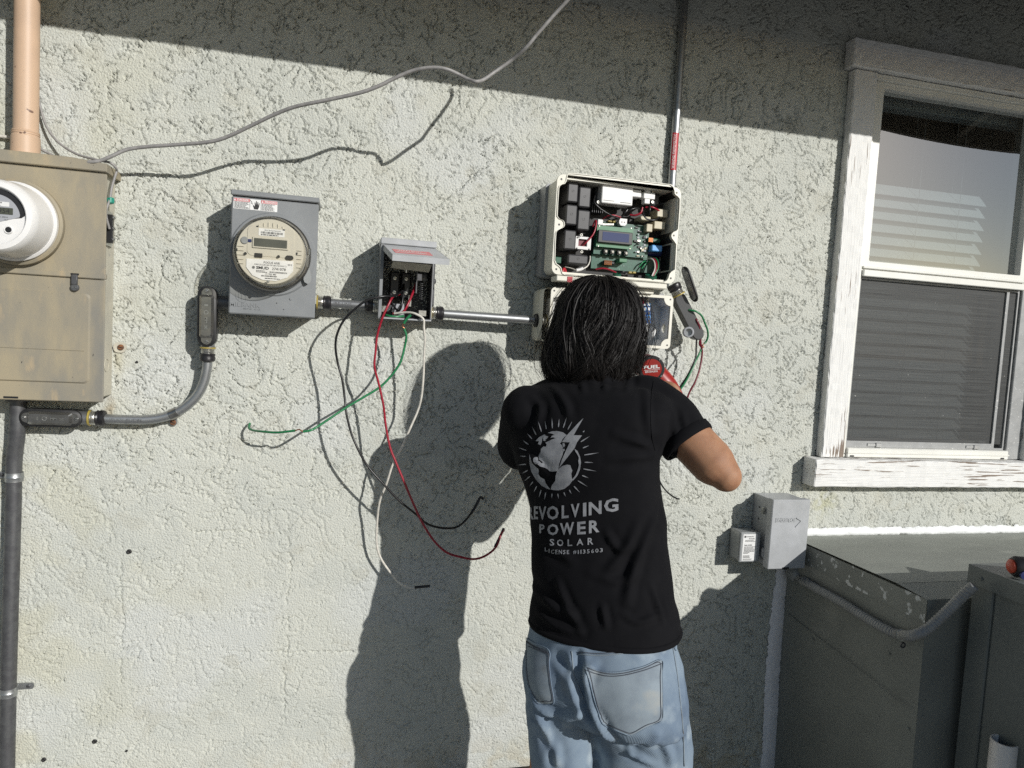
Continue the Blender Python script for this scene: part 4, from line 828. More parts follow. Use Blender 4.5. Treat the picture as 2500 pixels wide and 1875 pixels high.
mbk = MB(); n_ = len(inner); P0 = [np.array([p[0], -(ID-.011), p[1]]) for p in inner]; P1 = [np.array([p[0], -.06, p[1]]) for p in inner]
mbk.add(P0+P1, [(i, (i+1) % n_, n_+(i+1) % n_, n_+i) for i in range(n_)]); part('cavity_wall', mbk, M['dark_inside'], inv, smooth=40)
part('back_plate', MB().prism(sh_i, .0580, .0605), M['dark_inside'], inv)
for x, y in ((418, 172), (1715, 325), (392, 683), (1682, 806), (360, 1185), (1648, 1287)):
    p = W(*c6(x, y), ID); part('screw_hole', MB().lathe(p, UO, [(.0028, .0003), (.0, .0004)], 14), M['black_plastic'], inv)
part('bottom_lip', MB().box(.548, .868, 1.655, 1.6695, .10, ID+.002, .002).box(.60, .84, 1.640, 1.6545, .085, .13, .002), M['cream_plastic'], inv)
part('lip_tab', MB().box(.578, .592, 1.6535, 1.668, .1525, .1535), M['red_sticker'], inv)
# capacitors
for tl, br in (((495, 190), (602, 438)), ((622, 252), (742, 497)), ((475, 452), (590, 692)), ((606, 512), (732, 752)), ((455, 738), (576, 970)), ((495, 1012), (716, 1138))):
    x0, x1, z0, z1 = B6(tl, br, .122); cp = part('capacitor', MB().box(x0, x1, z0, z1, .0606, .122, .0035), M['cap_grey'], inv)
    part('moulding_mark', MB().prism(circ((x0+x1)/2, (z0+z1)/2+.002, .0033, 16), .122, .1226, holes=[circ((x0+x1)/2, (z0+z1)/2+.002, .0027, 16)]), M['black_plastic'], cp)
# blower
x0, x1, z0, z1 = B6((882, 205), (1215, 482), .128); fan = part('blower', MB().box(x0, x1, z0+.002, z1, .085, .128, .002), M['white_plastic'], inv, label='white blower casing at the top of the inverter')
for a, b in (((890, 405), (1015, 418)), ((1080, 430), (1200, 445)), ((905, 232), (1025, 242)), ((1085, 250), (1200, 262))):
    q = B6(a, b, .129); part('rib', MB().box(*q, .1281, .1300, .0004), M['vinyl_grey'], fan)
q = B6((1213, 285), (1316, 380), .122); part('outlet', MB().box(*q, .090, .122, .002), M['white_plastic'], fan)
q = B6((1314, 318), (1350, 385), .116); part('outlet', MB().box(*q, .095, .116, .002), M['white_plastic'], fan)
q = B6((1348, 315), (1470, 402), .124); r_ = B6((1362, 288), (1412, 452), .122); part('mount_cross', MB().box(*q, .10, .124, .0015), M['white_plastic'], fan); part('mount_cross', MB().box(*r_, .10, .1225, .0015), M['white_plastic'], fan)
for x, y in ((905, 200), (1135, 222), (830, 430), (1445, 310), (1440, 430), (645, 990), (642, 800)):
    part('screw_ring', MB().lathe(W(*c6(x, y), .118), UO, [(.0022, 0), (.0036, 0), (.0036, .002), (.0022, .002), (.0022, 0)], 14), M['zinc'], inv)
q = B6((1440, 330), (1515, 480), .10); part('motor', MB().prism(rrect(*q, .006), .0606, .100, bev=.003), M['cap_grey'], inv, smooth=40)
q = B6((805, 225), (880, 440), .095); part('bracket', MB().box(*q, .0606, .095, .003), M['black_plastic'], inv)
q = B6((750, 430), (880, 560), .085); part('heat_sink', MB().box(*q, .0606, .085, .001), M['black_plastic'], inv)
for k in range(6):
    xk = q[0]+(q[1]-q[0])*(k+.5)/6; part('fin', MB().box(xk-.0008, xk+.0008, q[2], q[3], .085, .093), M['black_plastic'], inv)
# boards
q = B6((760, 985), (1480, 1235), .075); part('lower_board', MB().box(*q, .070, .0755), M['pcb'], inv)
q = B6((800, 640), (1382, 1065), .088); bd = part('main_board', MB().box(*q, .085, .0885), M['pcb'], inv)
q = B6((822, 690), (1212, 965), .104); db = part('display_board', MB().box(*q, .101, .1045), M['pcb_light'], inv)
q = B6((838, 738), (1215, 915), .114); part('display_frame', MB().box(*q, .1046, .114, .0015), M['black_plastic'], db)
q = B6((884, 762), (1176, 887), .1145); part('display', MB().box(*q, .1135, .1146), M['screen_blue'], db)
for x, y in ((845, 700), (1202, 725), (832, 925), (1188, 955)): part('screw', disc(W(*c6(x, y), .1046), UO, .002, .0015, 10), M['zinc'], db)
for x, y in ((917, 985), (992, 991), (1070, 1000), (1145, 1007)):
    p = W(*c6(x, y), .10); b_ = part('button', MB().box(p[0]-.006, p[0]+.006, p[2]-.006, p[2]+.006, .0886, .100, .001), M['black_plastic'], bd)
    part('key_cap', MB().prism(circ(p[0], p[2], .0036, 14), .100, .1035, bev=.001), M['meter_face'], b_)
q = B6((830, 622), (885, 690), .104); part('plug', MB().box(*q, .0886, .104, .001), M['white_plastic'], bd)
q = B6((1072, 612), (1152, 700), .108); pl = [(q[0], q[3]), (q[1], q[3]), (q[1], q[2]+.006), (q[1]-.005, q[2]), (q[0]+.005, q[2]), (q[0], q[2]+.006)]; part('white_clip', MB().prism(pl, .0886, .108, holes=[circ((q[0]*2+q[1])/3, (q[2]+q[3])/2, .0018, 10), circ((q[0]+2*q[1])/3, (q[2]+q[3])/2, .0018, 10)]), M['white_plastic'], bd)
for tl, br in (((946, 632), (988, 660)), ((1000, 632), (1032, 662)), ((1180, 1208), (1212, 1232)), ((1225, 1210), (1258, 1234))): q = B6(tl, br, .096); part('yellow_capacitor', MB().box(*q, .075, .096, .001), M['yellow'], bd)
rr = random.Random(5)
for k in range(34):
    x = rr.uniform(1225, 1370); y = rr.uniform(690, 1050); w_ = rr.uniform(8, 34); h_ = rr.uniform(8, 30); q = B6((x, y), (x+w_, y+h_), .091)
    part('board_component', MB().box(*q, .0885, rr.uniform(.090, .095), .0003), M[rr.choice(['black_plastic', 'black_plastic', 'meter_grey', 'zinc', 'relay'])], bd)
for k in range(9): q = B6((890+k*14, 668), (897+k*14, 690), .1); part('header_pin', MB().box(*q, .0886, .098), M['zinc'], bd)
for tl, br in (((1312, 585), (1422, 640)), ((1500, 505), (1612, 605)), ((1466, 642), (1582, 740)), ((1380, 672), (1440, 768))):
    q = B6(tl, br, .108); part('relay', MB().box(*q, .0606, .108, .0015), M['relay'], inv)
q = B6((1395, 830), (1540, 892), .10); part('choke_core', MB().prism(rrect(*q, .006), .0606, .100, bev=.003), M['green_core'], inv, smooth=40)
for k in range(5):
    x = q[0]+.002+k*.0028; part('copper_turn', MB().tube([(x, -.07, q[2]-.001), (x, -.1015, q[2]+.001), (x, -.1015, q[3]-.001), (x, -.07, q[3]+.001)], .0011, 6), M['copper'], inv)
q = B6((1380, 905), (1555, 1040), .085); part('filter_can', MB().box(*q, .0606, .085, .004), M['navy'], inv); q = B6((1440, 910), (1552, 990), .11); part('blue_capacitor', MB().box(*q, .0855, .11, .002), M['light_blue'], inv)
q = B6((582, 812), (745, 970), .112); h_ = B6((612, 842), (706, 932), .112); tr = part('transformer_frame', MB().prism(rrect(*q, .002, 2), .1, .112, holes=[rrect(*h_, .001, 2)]), M['white_plastic'], inv); part('winding', MB().box(*h_, .0606, .104), M['w_brown'], tr)
for x, y in ((598, 830), (730, 850), (590, 950), (728, 962)): part('screw', disc(W(*c6(x, y), .1122), UO, .0022, .001, 10), M['black_plastic'], tr)
q = B6((1072, 1062), (1156, 1110), .105); part('terminal_plug', MB().box(*q, .0756, .105, .001), M['pcb_light'], inv)
q = B6((355, 1045), (415, 1120), .1); part('edge_plug', MB().box(*q, .0606, .10, .001), M['green_core'], inv)
q = B6((900, 1080), (1030, 1140), .1); part('choke_core', MB().box(*q, .0756, .096, .004), M['black_plastic'], inv)
for k in range(7): x = q[0]+.003+k*.0033; part('copper_turn', MB().tube([(x, -.08, q[2]-.001), (x, -.097, q[2]), (x, -.097, q[3])], .0008, 5), M['copper'], inv)
for x, y, r_ in ((1040, 1258, .0115), (1422, 1278, .0165)):
    p = W(*c6(x, y), .125); part('ferrite_ring', MB().lathe(p, nrm((0, -.35, 1)), [(r_*.55, -.006), (r_, -.006), (r_, .006), (r_*.55, .006), (r_*.55, -.006)], 24), M['green_core'], inv, smooth=40)
q = B6((1632, 905), (1702, 1200), .13); part('side_vent', MB().box(q[0]+.004, q[1]-.006, q[2], q[3], .07, .13, .001), M['black_plastic'], inv)
def iw(pts, mat, r=.0016): part('internal_wire', MB().tube(spline([W(*c6(x, y), o) for x, y, o in pts], 6), r, 7), M[mat], inv, smooth=60)
iw([(770, 700, .095), (790, 650, .105), (808, 645, .11), (802, 720, .115), (770, 800, .118), (700, 880, .118), (655, 920, .108)], 'w_red', .0022)
iw([(880, 625, .10), (930, 590, .112), (1000, 578, .115), (1085, 602, .112)], 'w_red', .0020)
iw([(795, 360, .11), (788, 430, .122), (850, 500, .124), (960, 570, .122), (1075, 622, .115)], 'w_black', .0022)
iw([(1190, 575, .10), (1250, 578, .108), (1310, 550, .112), (1330, 490, .11)], 'w_red', .0028); iw([(1365, 490, .11), (1430, 486, .116), (1480, 505, .115), (1520, 530, .105)], 'w_red', .0026)
iw([(1340, 520, .11), (1345, 580, .118), (1390, 625, .12), (1470, 632, .12), (1520, 598, .11)], 'w_black', .0024); iw([(1410, 460, .115), (1412, 520, .12), (1400, 570, .115)], 'w_black', .003)
iw([(1200, 240, .10), (1240, 215, .115), (1285, 225, .115), (1290, 262, .105)], 'w_red', .0016); iw([(1130, 580, .10), (1190, 520, .112), (1260, 500, .11), (1330, 515, .10)], 'w_black', .0026)
iw([(1480, 470, .1), (1570, 440, .11), (1650, 395, .10)], 'w_black', .0014); iw([(1100, 590, .10), (1130, 555, .11), (1160, 515, .11)], 'w_black', .0035)
for k, (m_, dx) in enumerate((('w_white', 0), ('w_red', 28), ('w_brown', 14), ('w_green', 52))):
    iw([(1385+dx, 1068, .085), (1430+dx, 1068, .10), (1462+dx*.8, 1105, .112), (1468+dx*.7, 1180, .12), (1435+dx*.5, 1262, .125)], m_, .0020)
iw([(1540, 1080, .09), (1555, 1120, .1), (1535, 1180, .11), (1490, 1240, .12)], 'w_black', .002)
iw([(1370, 1090, .082), (1330, 1110, .09), (1290, 1160, .09)], 'w_green', .002); iw([(1400, 1100, .082), (1360, 1130, .09), (1320, 1180, .09)], 'w_green', .002)
iw([(740, 1040, .11), (738, 1090, .12), (710, 1150, .125), (650, 1185, .128), (590, 1200, .128)], 'w_white', .0018); iw([(660, 1175, .128), (625, 1190, .128), (585, 1197, .128)], 'white_plastic', .0042)
iw([(585, 1195, .128), (520, 1172, .12), (460, 1160, .11)], 'w_white', .0012); iw([(805, 1185, .11), (880, 1176, .12), (960, 1190, .125), (1035, 1225, .13)], 'w_red', .0024); iw([(1060, 1235, .12), (1110, 1215, .125), (1160, 1225, .12), (1130, 1245, .12)], 'w_black', .0026)
iw([(440, 1240, .13), (437, 1200, .13), (450, 1180, .125), (465, 1215, .13), (455, 1240, .13)], 'red_sticker', .0035)
# lower connection box
lbx = thing('connection_box', 'open cream connection box below the inverter with blue terminals', 'electric box', (.72, 0, 1.49))
LX0, LX1, LZ0, LZ1, LD = .527, .906, 1.4905, 1.640, .12
def lobed(x0, x1, z0, z1, ins, er, n=5):
    """opening of a moulded box: rectangle with the four corner screw lands cut in"""
    a, b, c, d = x0+ins, x1-ins, z0+ins, z1-ins; p = []
    for cx, cz, a0 in ((b, d, 270), (a, d, 0), (a, c, 90), (b, c, 180)):
        arc = [(cx+er*math.cos(R(a0-t)), cz+er*math.sin(R(a0-t))) for t in np.linspace(0, 90, n+2)]
        p += arc
    return p
li = lobed(LX0+.018, LX1, LZ0, LZ1, .0075, .021)
li = [p for p in li]
part('flange', MB().prism(rrect(LX0+.018, LX1, LZ0, LZ1, .012), LD-.006, LD, holes=[li]), M['cream_plastic'], lbx)
xs_ = LX1-.004                                                       # outer skin; the right side is a plate with a real hole
so = rrect(LX0, LX1+.02, LZ0+.002, LZ1-.002, .016); so = [(min(p[0], xs_), p[1]) for p in so if p[0] < LX1+.0201]
po = [p for p in rrect(LX0, xs_, LZ0+.002, LZ1-.002, .004)]; lf = rrect(LX0, xs_, LZ0+.002, LZ1-.002, .014)
sk = MB(); k_ = len(lf); op = [np.array([p[0], -.012, p[1]]) for p in lf]+[np.array([p[0], -(LD-.0065), p[1]]) for p in lf]
big_ = max(range(k_), key=lambda i: (lf[i][0]+lf[(i+1) % k_][0])*10+abs(lf[i][1]-lf[(i+1) % k_][1]))
sk.add(op, [(i, (i+1) % k_, k_+(i+1) % k_, k_+i) for i in range(k_) if i != big_]); part('shell', sk, M['cream_plastic'], lbx, smooth=30)
za_, zb_ = sorted((lf[big_][1], lf[(big_+1) % k_][1]))
part('shell_side', MB().prism([(.012, za_), (LD-.0065, za_), (LD-.0065, zb_), (.012, zb_)], -.0015, 0, (np.array([xs_, 0, 0]), UO, UZ, UX), holes=[circ(.088, 1.548, .0125, 24)]), M['cream_plastic'], lbx)
part('shell_back', MB().prism(lf, .008, .0121), M['cream_plastic'], lbx)
cavity = MB(); n_ = len(li)
rw = max(range(n_), key=lambda i: (li[i][0]+li[(i+1) % n_][0])*10+abs(li[i][1]-li[(i+1) % n_][1]))   # the straight right side gets its own plate
cavity.add([np.array([p[0], -(LD-.007), p[1]]) for p in li]+[np.array([p[0], -.060, p[1]]) for p in li], [(i, (i+1) % n_, n_+(i+1) % n_, n_+i) for i in range(n_) if i != rw])
cav_o = part('liner', cavity, M['liner'], lbx, smooth=35, label='grey inside wall of the connection box')
z_a, z_b = sorted((li[rw][1], li[(rw+1) % n_][1])); HZ, HO, HR_ = 1.548, .080, .0125
part('liner_side', MB().prism([(.060, z_a), (LD-.007, z_a), (LD-.007, z_b), (.060, z_b)], -.001, 0, (np.array([li[rw][0], 0, 0]), UO, UZ, UX), holes=[circ(.088, HZ, HR_, 24)]), M['liner'], lbx, label='right inside wall with a round knockout hole')
part('liner_back', MB().prism(li, .055, .0599), M['liner'], lbx); part('mount_plate', MB().prism(rrect(.66, .845, 1.512, 1.617, .01), .06, .064, bev=.002), M['liner'], lbx, smooth=30)
for x, z in ((.835, 1.608), (.835, 1.522), (.67, 1.608), (.67, 1.522)): screw(lbx, (x, -.064, z), UO, .003, 'steel')
for x, z in ((LX0+.0265, LZ1-.0095), (LX1-.0095, LZ1-.010), (LX1-.0095, LZ0+.0105), (LX0+.0265, LZ0+.0105)): part('screw_hole', MB().lathe((x, -LD, z), UO, [(.0026, .0003), (0, .0004)], 12), M['black_plastic'], lbx)
def B7(tl, br, o): a = W(*c7(*tl), o); b = W(*c7(*br), o); return a[0], b[0], b[2], a[2]
for k, (y0, y1, m1) in enumerate(((370, 405, 'light_blue'), (410, 458, 'white_plastic'), (460, 505, 'blue'), (505, 545, 'light_blue'), (545, 598, 'blue'))):
    for j, x in enumerate((1252, 1296, 1340, 1384)):
        q = B7((x, y0), (x+38, y1), .092); tb = part('terminal', MB().box(*q, .0642, .092, .001), M['blue'] if (j+k) % 3 else M['light_blue'], lbx)
        q2 = B7((x+7, y0+7), (x+31, y1-7), .0925); part('terminal_port', MB().box(*q2, .0915, .0927), M['label_white'] if k in (0, 1) and j else M['black_plastic'], tb)
q = B7((1490, 262), (1545, 318), .07); part('hinge_tab', MB().box(*q, .06, .085, .002), M['grey_housing'], lbx)
for k, (x, m_) in enumerate(((1315, 'w_black'), (1340, 'w_brown'), (1362, 'w_black'), (1395, 'w_white'))):
    part('internal_wire', MB().tube(spline([W(*c7(x-10, 262), .08), W(*c7(x, 310), .095), W(*c7(x-6, 375), .09)], 6), .0032, 8), M[m_], lbx, smooth=60)

# --- PV conduit and its opened fitting
pv = thing('photovoltaic_conduit', 'upright steel conduit with a red photovoltaic warning sticker', 'conduit', (.925, -.016, 1.65))
part('pipe', MB().tube([(.9235, -.016, 2.75), (.9255, -.016, 1.95), (.927, -.017, 1.67)], .0118, 20), M['galv'], pv, smooth=60)
a0 = math.atan2(-1, -.25)
def cyl_patch(r, a, b, z0, z1, cx, cy, n=8): return [[(cx+r*math.cos(t), cy+r*math.sin(t), z) for t in np.linspace(a, b, n)] for z in (z0, z1)]
stk = part('warning_sticker', MB().grid(cyl_patch(.0122, R(-152), R(-48), 2.012, 2.119, .9245, -.016, 10)), M['red_sticker'], pv, smooth=True)
tv, tf = text_geo('WARNING: PHOTOVOLTAIC', .02); tw = tv[:, 0].max(); mb = MB()
mb.add([(.9245+.0126*math.cos(R(-112)+(-(p[1]-.5))*-.62*-1), -.016+.0126*math.sin(R(-112)+(-(p[1]-.5))*-.62*-1), 2.016+p[0]/tw*.099) for p in tv], tf); part('sticker_words', mb, M['label_white'], stk, kind='stuff')
M['dark_fit'] = pmat('grey_cast_fitting', (.085, .086, .087), (.07, .071, .072), 20, rough=.45, bump=.1, bscale=500)
# opened LB fitting hanging at the end of the PV conduit
of = thing('open_conduit_fitting', 'open grey conduit fitting hanging crooked beside the inverter with its cover swung off', 'conduit fitting', W(1650, 720, .05))
cA, cB = W(1664, 735, .075), W(1703, 812, .085); ua = nrm(cB-cA); Lb = np.linalg.norm(cB-cA)
na = nrm((-.25, -1, .05)); na = nrm(na-ua*(na@ua)); va = np.cross(na, ua)
if va[0] < 0: va = -va
mid = (cA+cB)/2; fr = (mid, ua, va, na)
part('body', MB().prism(stadium(Lb+.045, .034), -.045, .0, fr, bev=.003), M['dark_fit'], of, smooth=40)
part('opening', MB().prism(stadium(Lb+.030, .032), 0, .0015, (mid+va*.0175-na*.022, ua, na, va)), M['black_plastic'], of, smooth=40, label='dark open side of the fitting')
part('side_hub', MB().lathe(W(1680, 811, .085), nrm((-.35, -1, .0)), [(.011, -.01), (.0155, -.01), (.0155, .010), (.0135, .012), (.0105, .012), (.0105, -.01)], 22), M['meter_grey'], of, smooth=40)
part('hub_bore', MB().lathe(W(1680, 811, .085), nrm((-.35, -1, .0)), [(.0104, .004), (0, .0035)], 18), M['galv'], of)
h0 = cA-ua*.018; coupling(of, h0, -ua, .0125)
cv0 = W(1684, 694, .09); cu = nrm(W(1700, 742, .09)-W(1668, 646, .09)); cn = nrm((-1, -.05, .06)); cn = nrm(cn-cu*(cn@cu)); cv_ = np.cross(cn, cu); cfr = (cv0, cu, cv_, cn)
cov = part('loose_cover', MB().prism(stadium(.108, .040), -.0015, .0015, cfr), M['black_rubber'], of, smooth=40, label='loose cover with black gasket tilted away from the fitting')
part('cover_plate', MB().prism(stadium(.094, .030), .0014, .006, (cv0, cu, cv_, cn), bev=.003), M['galv'], cov, smooth=40); part('cover_plate', MB().prism(stadium(.096, .030), .0014, .008, (cv0, cu, -cv_, -cn), bev=.004), M['cover_metal'], cov, smooth=40)
screw(cov, cv0-cu*.048+cn*.003, cn, .004); 
def pw(name, label, pts, mat, r=.0027, ends=()):
    P = spline([W(*p) for p in pts], 7); t = thing(name, label, 'wire', P[0]); part('insulation', MB().tube(P, r, 9), M[mat], t, smooth=60)
    for nm, sub, m_, rr_ in ends: part(nm, MB().tube(spline([W(*p) for p in sub], 5), rr_, 7), M[m_], t, smooth=60)
c10 = lambda x, y: (1600+x*.2291, 620+y*.2291)
def c10o(L): return [(*c10(x, y), o) for x, y, o in L]
pw('green_wire', 'green wire looping right from the open fitting to a copper splice', c10o([(320, 600, .06), (360, 598, .08), (430, 612, .09), (490, 655, .09), (525, 730, .085), (555, 810, .08), (560, 880, .075), (540, 935, .07), (520, 955, .07)]), 'w_green', .0028, [('copper_splice', c10o([(522, 950, .07), (500, 975, .07), (515, 990, .072), (490, 1000, .07), (505, 970, .075), (490, 1010, .07)]), 'copper', .0016)])
pw('green_wire', 'green wire hanging down behind the shoulder from the copper splice', c10o([(490, 1008, .07), (470, 1060, .072), (435, 1130, .08), (400, 1210, .085), (350, 1310, .09), (290, 1410, .09), (225, 1500, .09), (170, 1570, .09)]), 'w_green', .0028)
pw('dark_red_wire', 'dark red wire with white cut end hanging beside the shoulder', c10o([(400, 680, .07), (440, 705, .085), (470, 780, .085), (480, 870, .08), (485, 960, .075), (498, 1040, .07), (490, 1130, .07), (465, 1250, .075), (420, 1370, .08), (370, 1460, .08), (340, 1535, .08)]), 'w_brown', .0028, [('white_end', c10o([(342, 1532, .08), (320, 1560, .08), (296, 1588, .08)]), 'w_white', .0026)])
pw('dark_red_wire', 'short dark red wire doubling back to the copper splice', c10o([(395, 690, .065), (430, 720, .08), (460, 800, .08), (475, 900, .078), (470, 960, .075), (488, 990, .07)]), 'w_brown', .0026)
pw('black_wire', 'black wire dropping from the open fitting behind the green wire', c10o([(380, 660, .06), (430, 720, .075), (445, 800, .08), (440, 900, .08), (435, 1000, .08), (432, 1090, .082), (400, 1180, .085), (340, 1300, .085), (280, 1390, .085), (215, 1490, .085)]), 'w_black', .0026)
pw('black_wire', 'thin black wire end showing below the raised arm', [(1590, 1060, .16), (1597, 1110, .16), (1600, 1135, .16), (1605, 1160, .16), (1616, 1185, .155), (1632, 1204, .15), (1650, 1216, .145), (1658, 1218, .14)], 'w_black', .0022)

# ------------------------------------------------------------------ right: disconnect, surge protector, duct, air unit
dv = thing('disconnect_box', 'small closed grey disconnect box beside the duct', 'electric box', (1.35, 0, .838))
VX0, VX1, VZ0, VZ1, VD = 1.2875, 1.4185, .838, 1.0535, .11
part('back_box', MB().box(VX0+.006, VX1-.004, VZ0+.004, VZ1-.004, .0, .082, .002), M['grey_box'], dv)
part('cover', MB().box(VX0, VX1, VZ0, VZ1, .0825, VD, .002), M['grey_box'], dv, smooth=30)
mb = MB(); text_on(mb, 'DIVERSITECH', VX0+.014, .985, .066, .0125, VD+.0024, WALL, .01)
mb2 = [(.0835, .998), (.1035, .988), (.083, .968), (.082, .970), (.099, .988), (.0825, .9965)]; mb.prism([(VX0+p[0]+.002, p[1]) for p in mb2], VD-.001, VD+.0024); part('embossed_name', mb, M['grey_box'], dv, kind='stuff')
part('hasp', MB().box(VX0-.0035, VX0+.001, .9985, 1.018, .060, .070, .0005), M['zinc'], dv); part('latch_slot', MB().box(1.338, 1.362, .8385, .8435, VD, VD+.0008), M['black_plastic'], dv)
for z in (1.012, .975): screw(dv, (VX0+.006, -.035, z), (-1, 0, 0), .003, 'dark_galv')
part('hinge', MB().box(VX0-.002, VX0+.002, .868, .895, .074, .084, .0005), M['grey_box'], dv)
sp = thing('surge_protector', 'little smoky plastic surge protector with white printed label', 'surge protector', (1.248, 0, .85))
part('case', MB().box(1.215, 1.281, .850, .940, .006, .064, .004), M['clear_grey'], sp, smooth=30)
part('lid', MB().box(1.2135, 1.2825, .8485, .9415, .0645, .0700, .002), M['clear_grey'], sp, smooth=30)
lb = part('label', MB().prism(rrect(1.2215, 1.2705, .8535, .9365, .001, 2), .0698, .0706), M['label_white'], sp)
mb = MB(); text_on(mb, 'INTERMATIC', 1.232, .9270, .026, .003, .0710, WALL, .02); text_on(mb, 'AG Series', 1.241, .9205, .020, .0038, .0710, WALL, .02); text_on(mb, 'Model: AG3000', 1.2275, .9005, .026, .0035, .0710, WALL, .02)
mb.prism([(1.2255, .9255), (1.2305, .9255), (1.2305, .9315), (1.2255, .9315)], .0705, .071); lines(mb, 1.229, .9125, .038, .006, 2, .071, WALL, 21); lines(mb, 1.227, .8805, .042, .018, 5, .071, WALL, 22); lines(mb, 1.2255, .8745, .022, .006, 2, .071, WALL, 23); lines(mb, 1.2255, .8615, .024, .009, 3, .071, WALL, 24); lines(mb, 1.2255, .8548, .04, .005, 2, .071, WALL, 25)
part('label_print', mb, M['ink'], lb, kind='stuff')

duct = thing('air_duct', 'painted grey sheet metal duct coming out of the wall below the window', 'duct', (1.9, 0, 0))
DT, DO = .905, .540                                                   # top height, reach
xa, xb = 1.432, 1.446                                                 # left edge at the wall, at the front
def dpt(x, o, z): return np.array([x, -o, z])
def sheet(mbq, nu, nv, a, b, c, d, amp, seed):
    g = np.random.default_rng(seed); U_, V_ = np.meshgrid(np.linspace(0, 1, nu), np.linspace(0, 1, nv), indexing='ij')
    P = (1-U_)[..., None]*(1-V_)[..., None]*a+U_[..., None]*(1-V_)[..., None]*b+U_[..., None]*V_[..., None]*c+(1-U_)[..., None]*V_[..., None]*d
    nn = nrm(np.cross(b-a, d-a)); wv = sum(g.uniform(-1, 1)*np.sin(U_*g.uniform(1, 7)+V_*g.uniform(1, 7)+g.uniform(0, 6)) for _ in range(5))*np.sin(U_*math.pi)*np.sin(V_*math.pi)
    return mbq.grid(P+nn*(wv*amp)[..., None])
part('side_sheet', sheet(MB(), 14, 22, dpt(xa, .0, DT-.055), dpt(xb, DO, DT-.055), dpt(xb+.01, DO, 0), dpt(xa+.02, 0, 0), .0022, 1), M['duct'], duct, smooth=50)
part('top_side_strip', sheet(MB(), 12, 3, dpt(xa-.0015, 0, DT), dpt(xb-.0015, DO, DT), dpt(xb-.0015, DO, DT-.060), dpt(xa-.0015, 0, DT-.060), .0005, 2), M['duct_lip'], duct, smooth=50, label='upper strip of the duct side with flaked white paint')
part('top_sheet', sheet(MB(), 14, 12, dpt(xa-.001, 0, DT+.004), dpt(2.7, 0, DT+.004), dpt(2.7, DO-.09, DT+.010), dpt(xb-.010, DO-.09, DT+.010), .0015, 3), M['duct_sunlit'], duct, smooth=50)
part('front_hem', sheet(MB(), 10, 3, dpt(xb-.010, DO-.089, DT+.0095), dpt(2.7, DO-.089, DT+.0095), dpt(2.7, DO, DT), dpt(xb-.001, DO, DT), .0004, 4), M['duct_sunlit'], duct, smooth=50)
part('front_sheet', sheet(MB(), 8, 12, dpt(xb, DO, DT), dpt(2.7, DO, DT), dpt(2.7, DO, 0), dpt(xb+.01, DO, 0), .001, 5), M['duct'], duct, smooth=50)
part('seam_fold', MB().tube([dpt(xa+.002, .03, .66), dpt(xb-.012, DO-.02, .615)], .0016, 6), M['duct'], duct)
rr = random.Random(3)
for z, o in ((.30, DO-.06), (.44, DO-.03), (.56, DO-.02), (.72, DO-.10), (.63, .15)): t_ = o/DO; screw(duct, (xa+(xb-xa)*t_-.001, -o, z), (-1, -.1, 0), .0035, 'duct')
for z in (.30, .45, .60): screw(duct, (xb+.02, -DO-.0005, z), UO, .0035, 'duct')
# sealant round the duct
def bead(path, wfun, mat, name, label, tangent_out=.006, seed=1):
    g = np.random.default_rng(seed); P = np.array(path); n = len(P); rows = []
    for i in range(n):
        w0, w1 = wfun(i/(n-1)); d_ = P[min(i+1, n-1)]-P[max(i-1, 0)]; d_ /= np.linalg.norm(d_); s_ = np.array([d_[2], 0, -d_[0]])
        j0, j1 = g.normal(0, .0022), g.normal(0, .0022)
        rows.append([P[i]+s_*(t*(w1+j1) if t > 0 else -t*(-(w0+j0)))+UO*(tangent_out*(1-abs(t)**2.2)+g.normal(0, .0007)+.0015) for t in (-1, -.75, -.4, 0, .4, .75, 1)])
    return single(name, MB().grid(rows), M[mat], label, 'caulk', P[0], smooth=True)
bead([np.array([x, 0, DT+.012]) for x in np.linspace(1.415, 2.6, 110)], lambda t: (.017, .013), 'caulk', 'caulk_bead', 'bright white caulk bead along the top of the duct', .010, 4)
bead([np.array([1.415+.006*math.sin(z*9), 0, z]) for z in np.linspace(.80, .1, 90)], lambda t: (.030+.008*t, .022), 'caulk_grey', 'sealant_strip', 'wide shaded grey-white sealant strip down the side of the duct', .008, 6)
# flexible whip
fx = thing('flexible_conduit', 'ribbed grey flexible conduit drooping from the disconnect to the air unit', 'conduit', (1.41, -.06, .80))
def Wx(px, py, x):
    d = (px-1250)*CR/F_PX-(py-937.5)*CU/F_PX+CF; return CAM+d*((x-CAM[0])/d[0])
fpts = [W(1936, 1398, .04), W(1950, 1410, .065)]+[Wx(px, py, 1.418+.010*i/5) for i, (px, py) in enumerate(((1990, 1435), (2050, 1468), (2110, 1506), (2160, 1535), (2195, 1549)))]+[W(2228, 1551, .565), W(2265, 1535, .575), W(2310, 1495, .585), W(2350, 1455, .60), W(2378, 1430, .615)]
FP = spline(fpts, 12); part('hose', MB().tube(FP, .0118, 14), M['flex'], fx, smooth=True)
L_ = np.concatenate([[0], np.cumsum(np.linalg.norm(np.diff(FP, axis=0), axis=1))])
for s_ in np.arange(.055, L_[-1]-.01, .0085):
    p = np.array([np.interp(s_, L_, FP[:, k]) for k in range(3)]); q = np.array([np.interp(s_+.002, L_, FP[:, k]) for k in range(3)])
    part('rib', MB().lathe(p, q-p, [(.0114, -.003), (.0131, -.0015), (.0131, .0015), (.0114, .003)], 14), M['flex'], fx, smooth=True)
d0 = nrm(FP[4]-FP[0]); part('compression_nut', MB().lathe(FP[0]-d0*.012, d0, [(.010, 0), (.020, 0), (.0225, .006), (.0225, .020), (.019, .030), (.0165, .034), (.012, .034)], 18), M['flex'], fx, smooth=35)
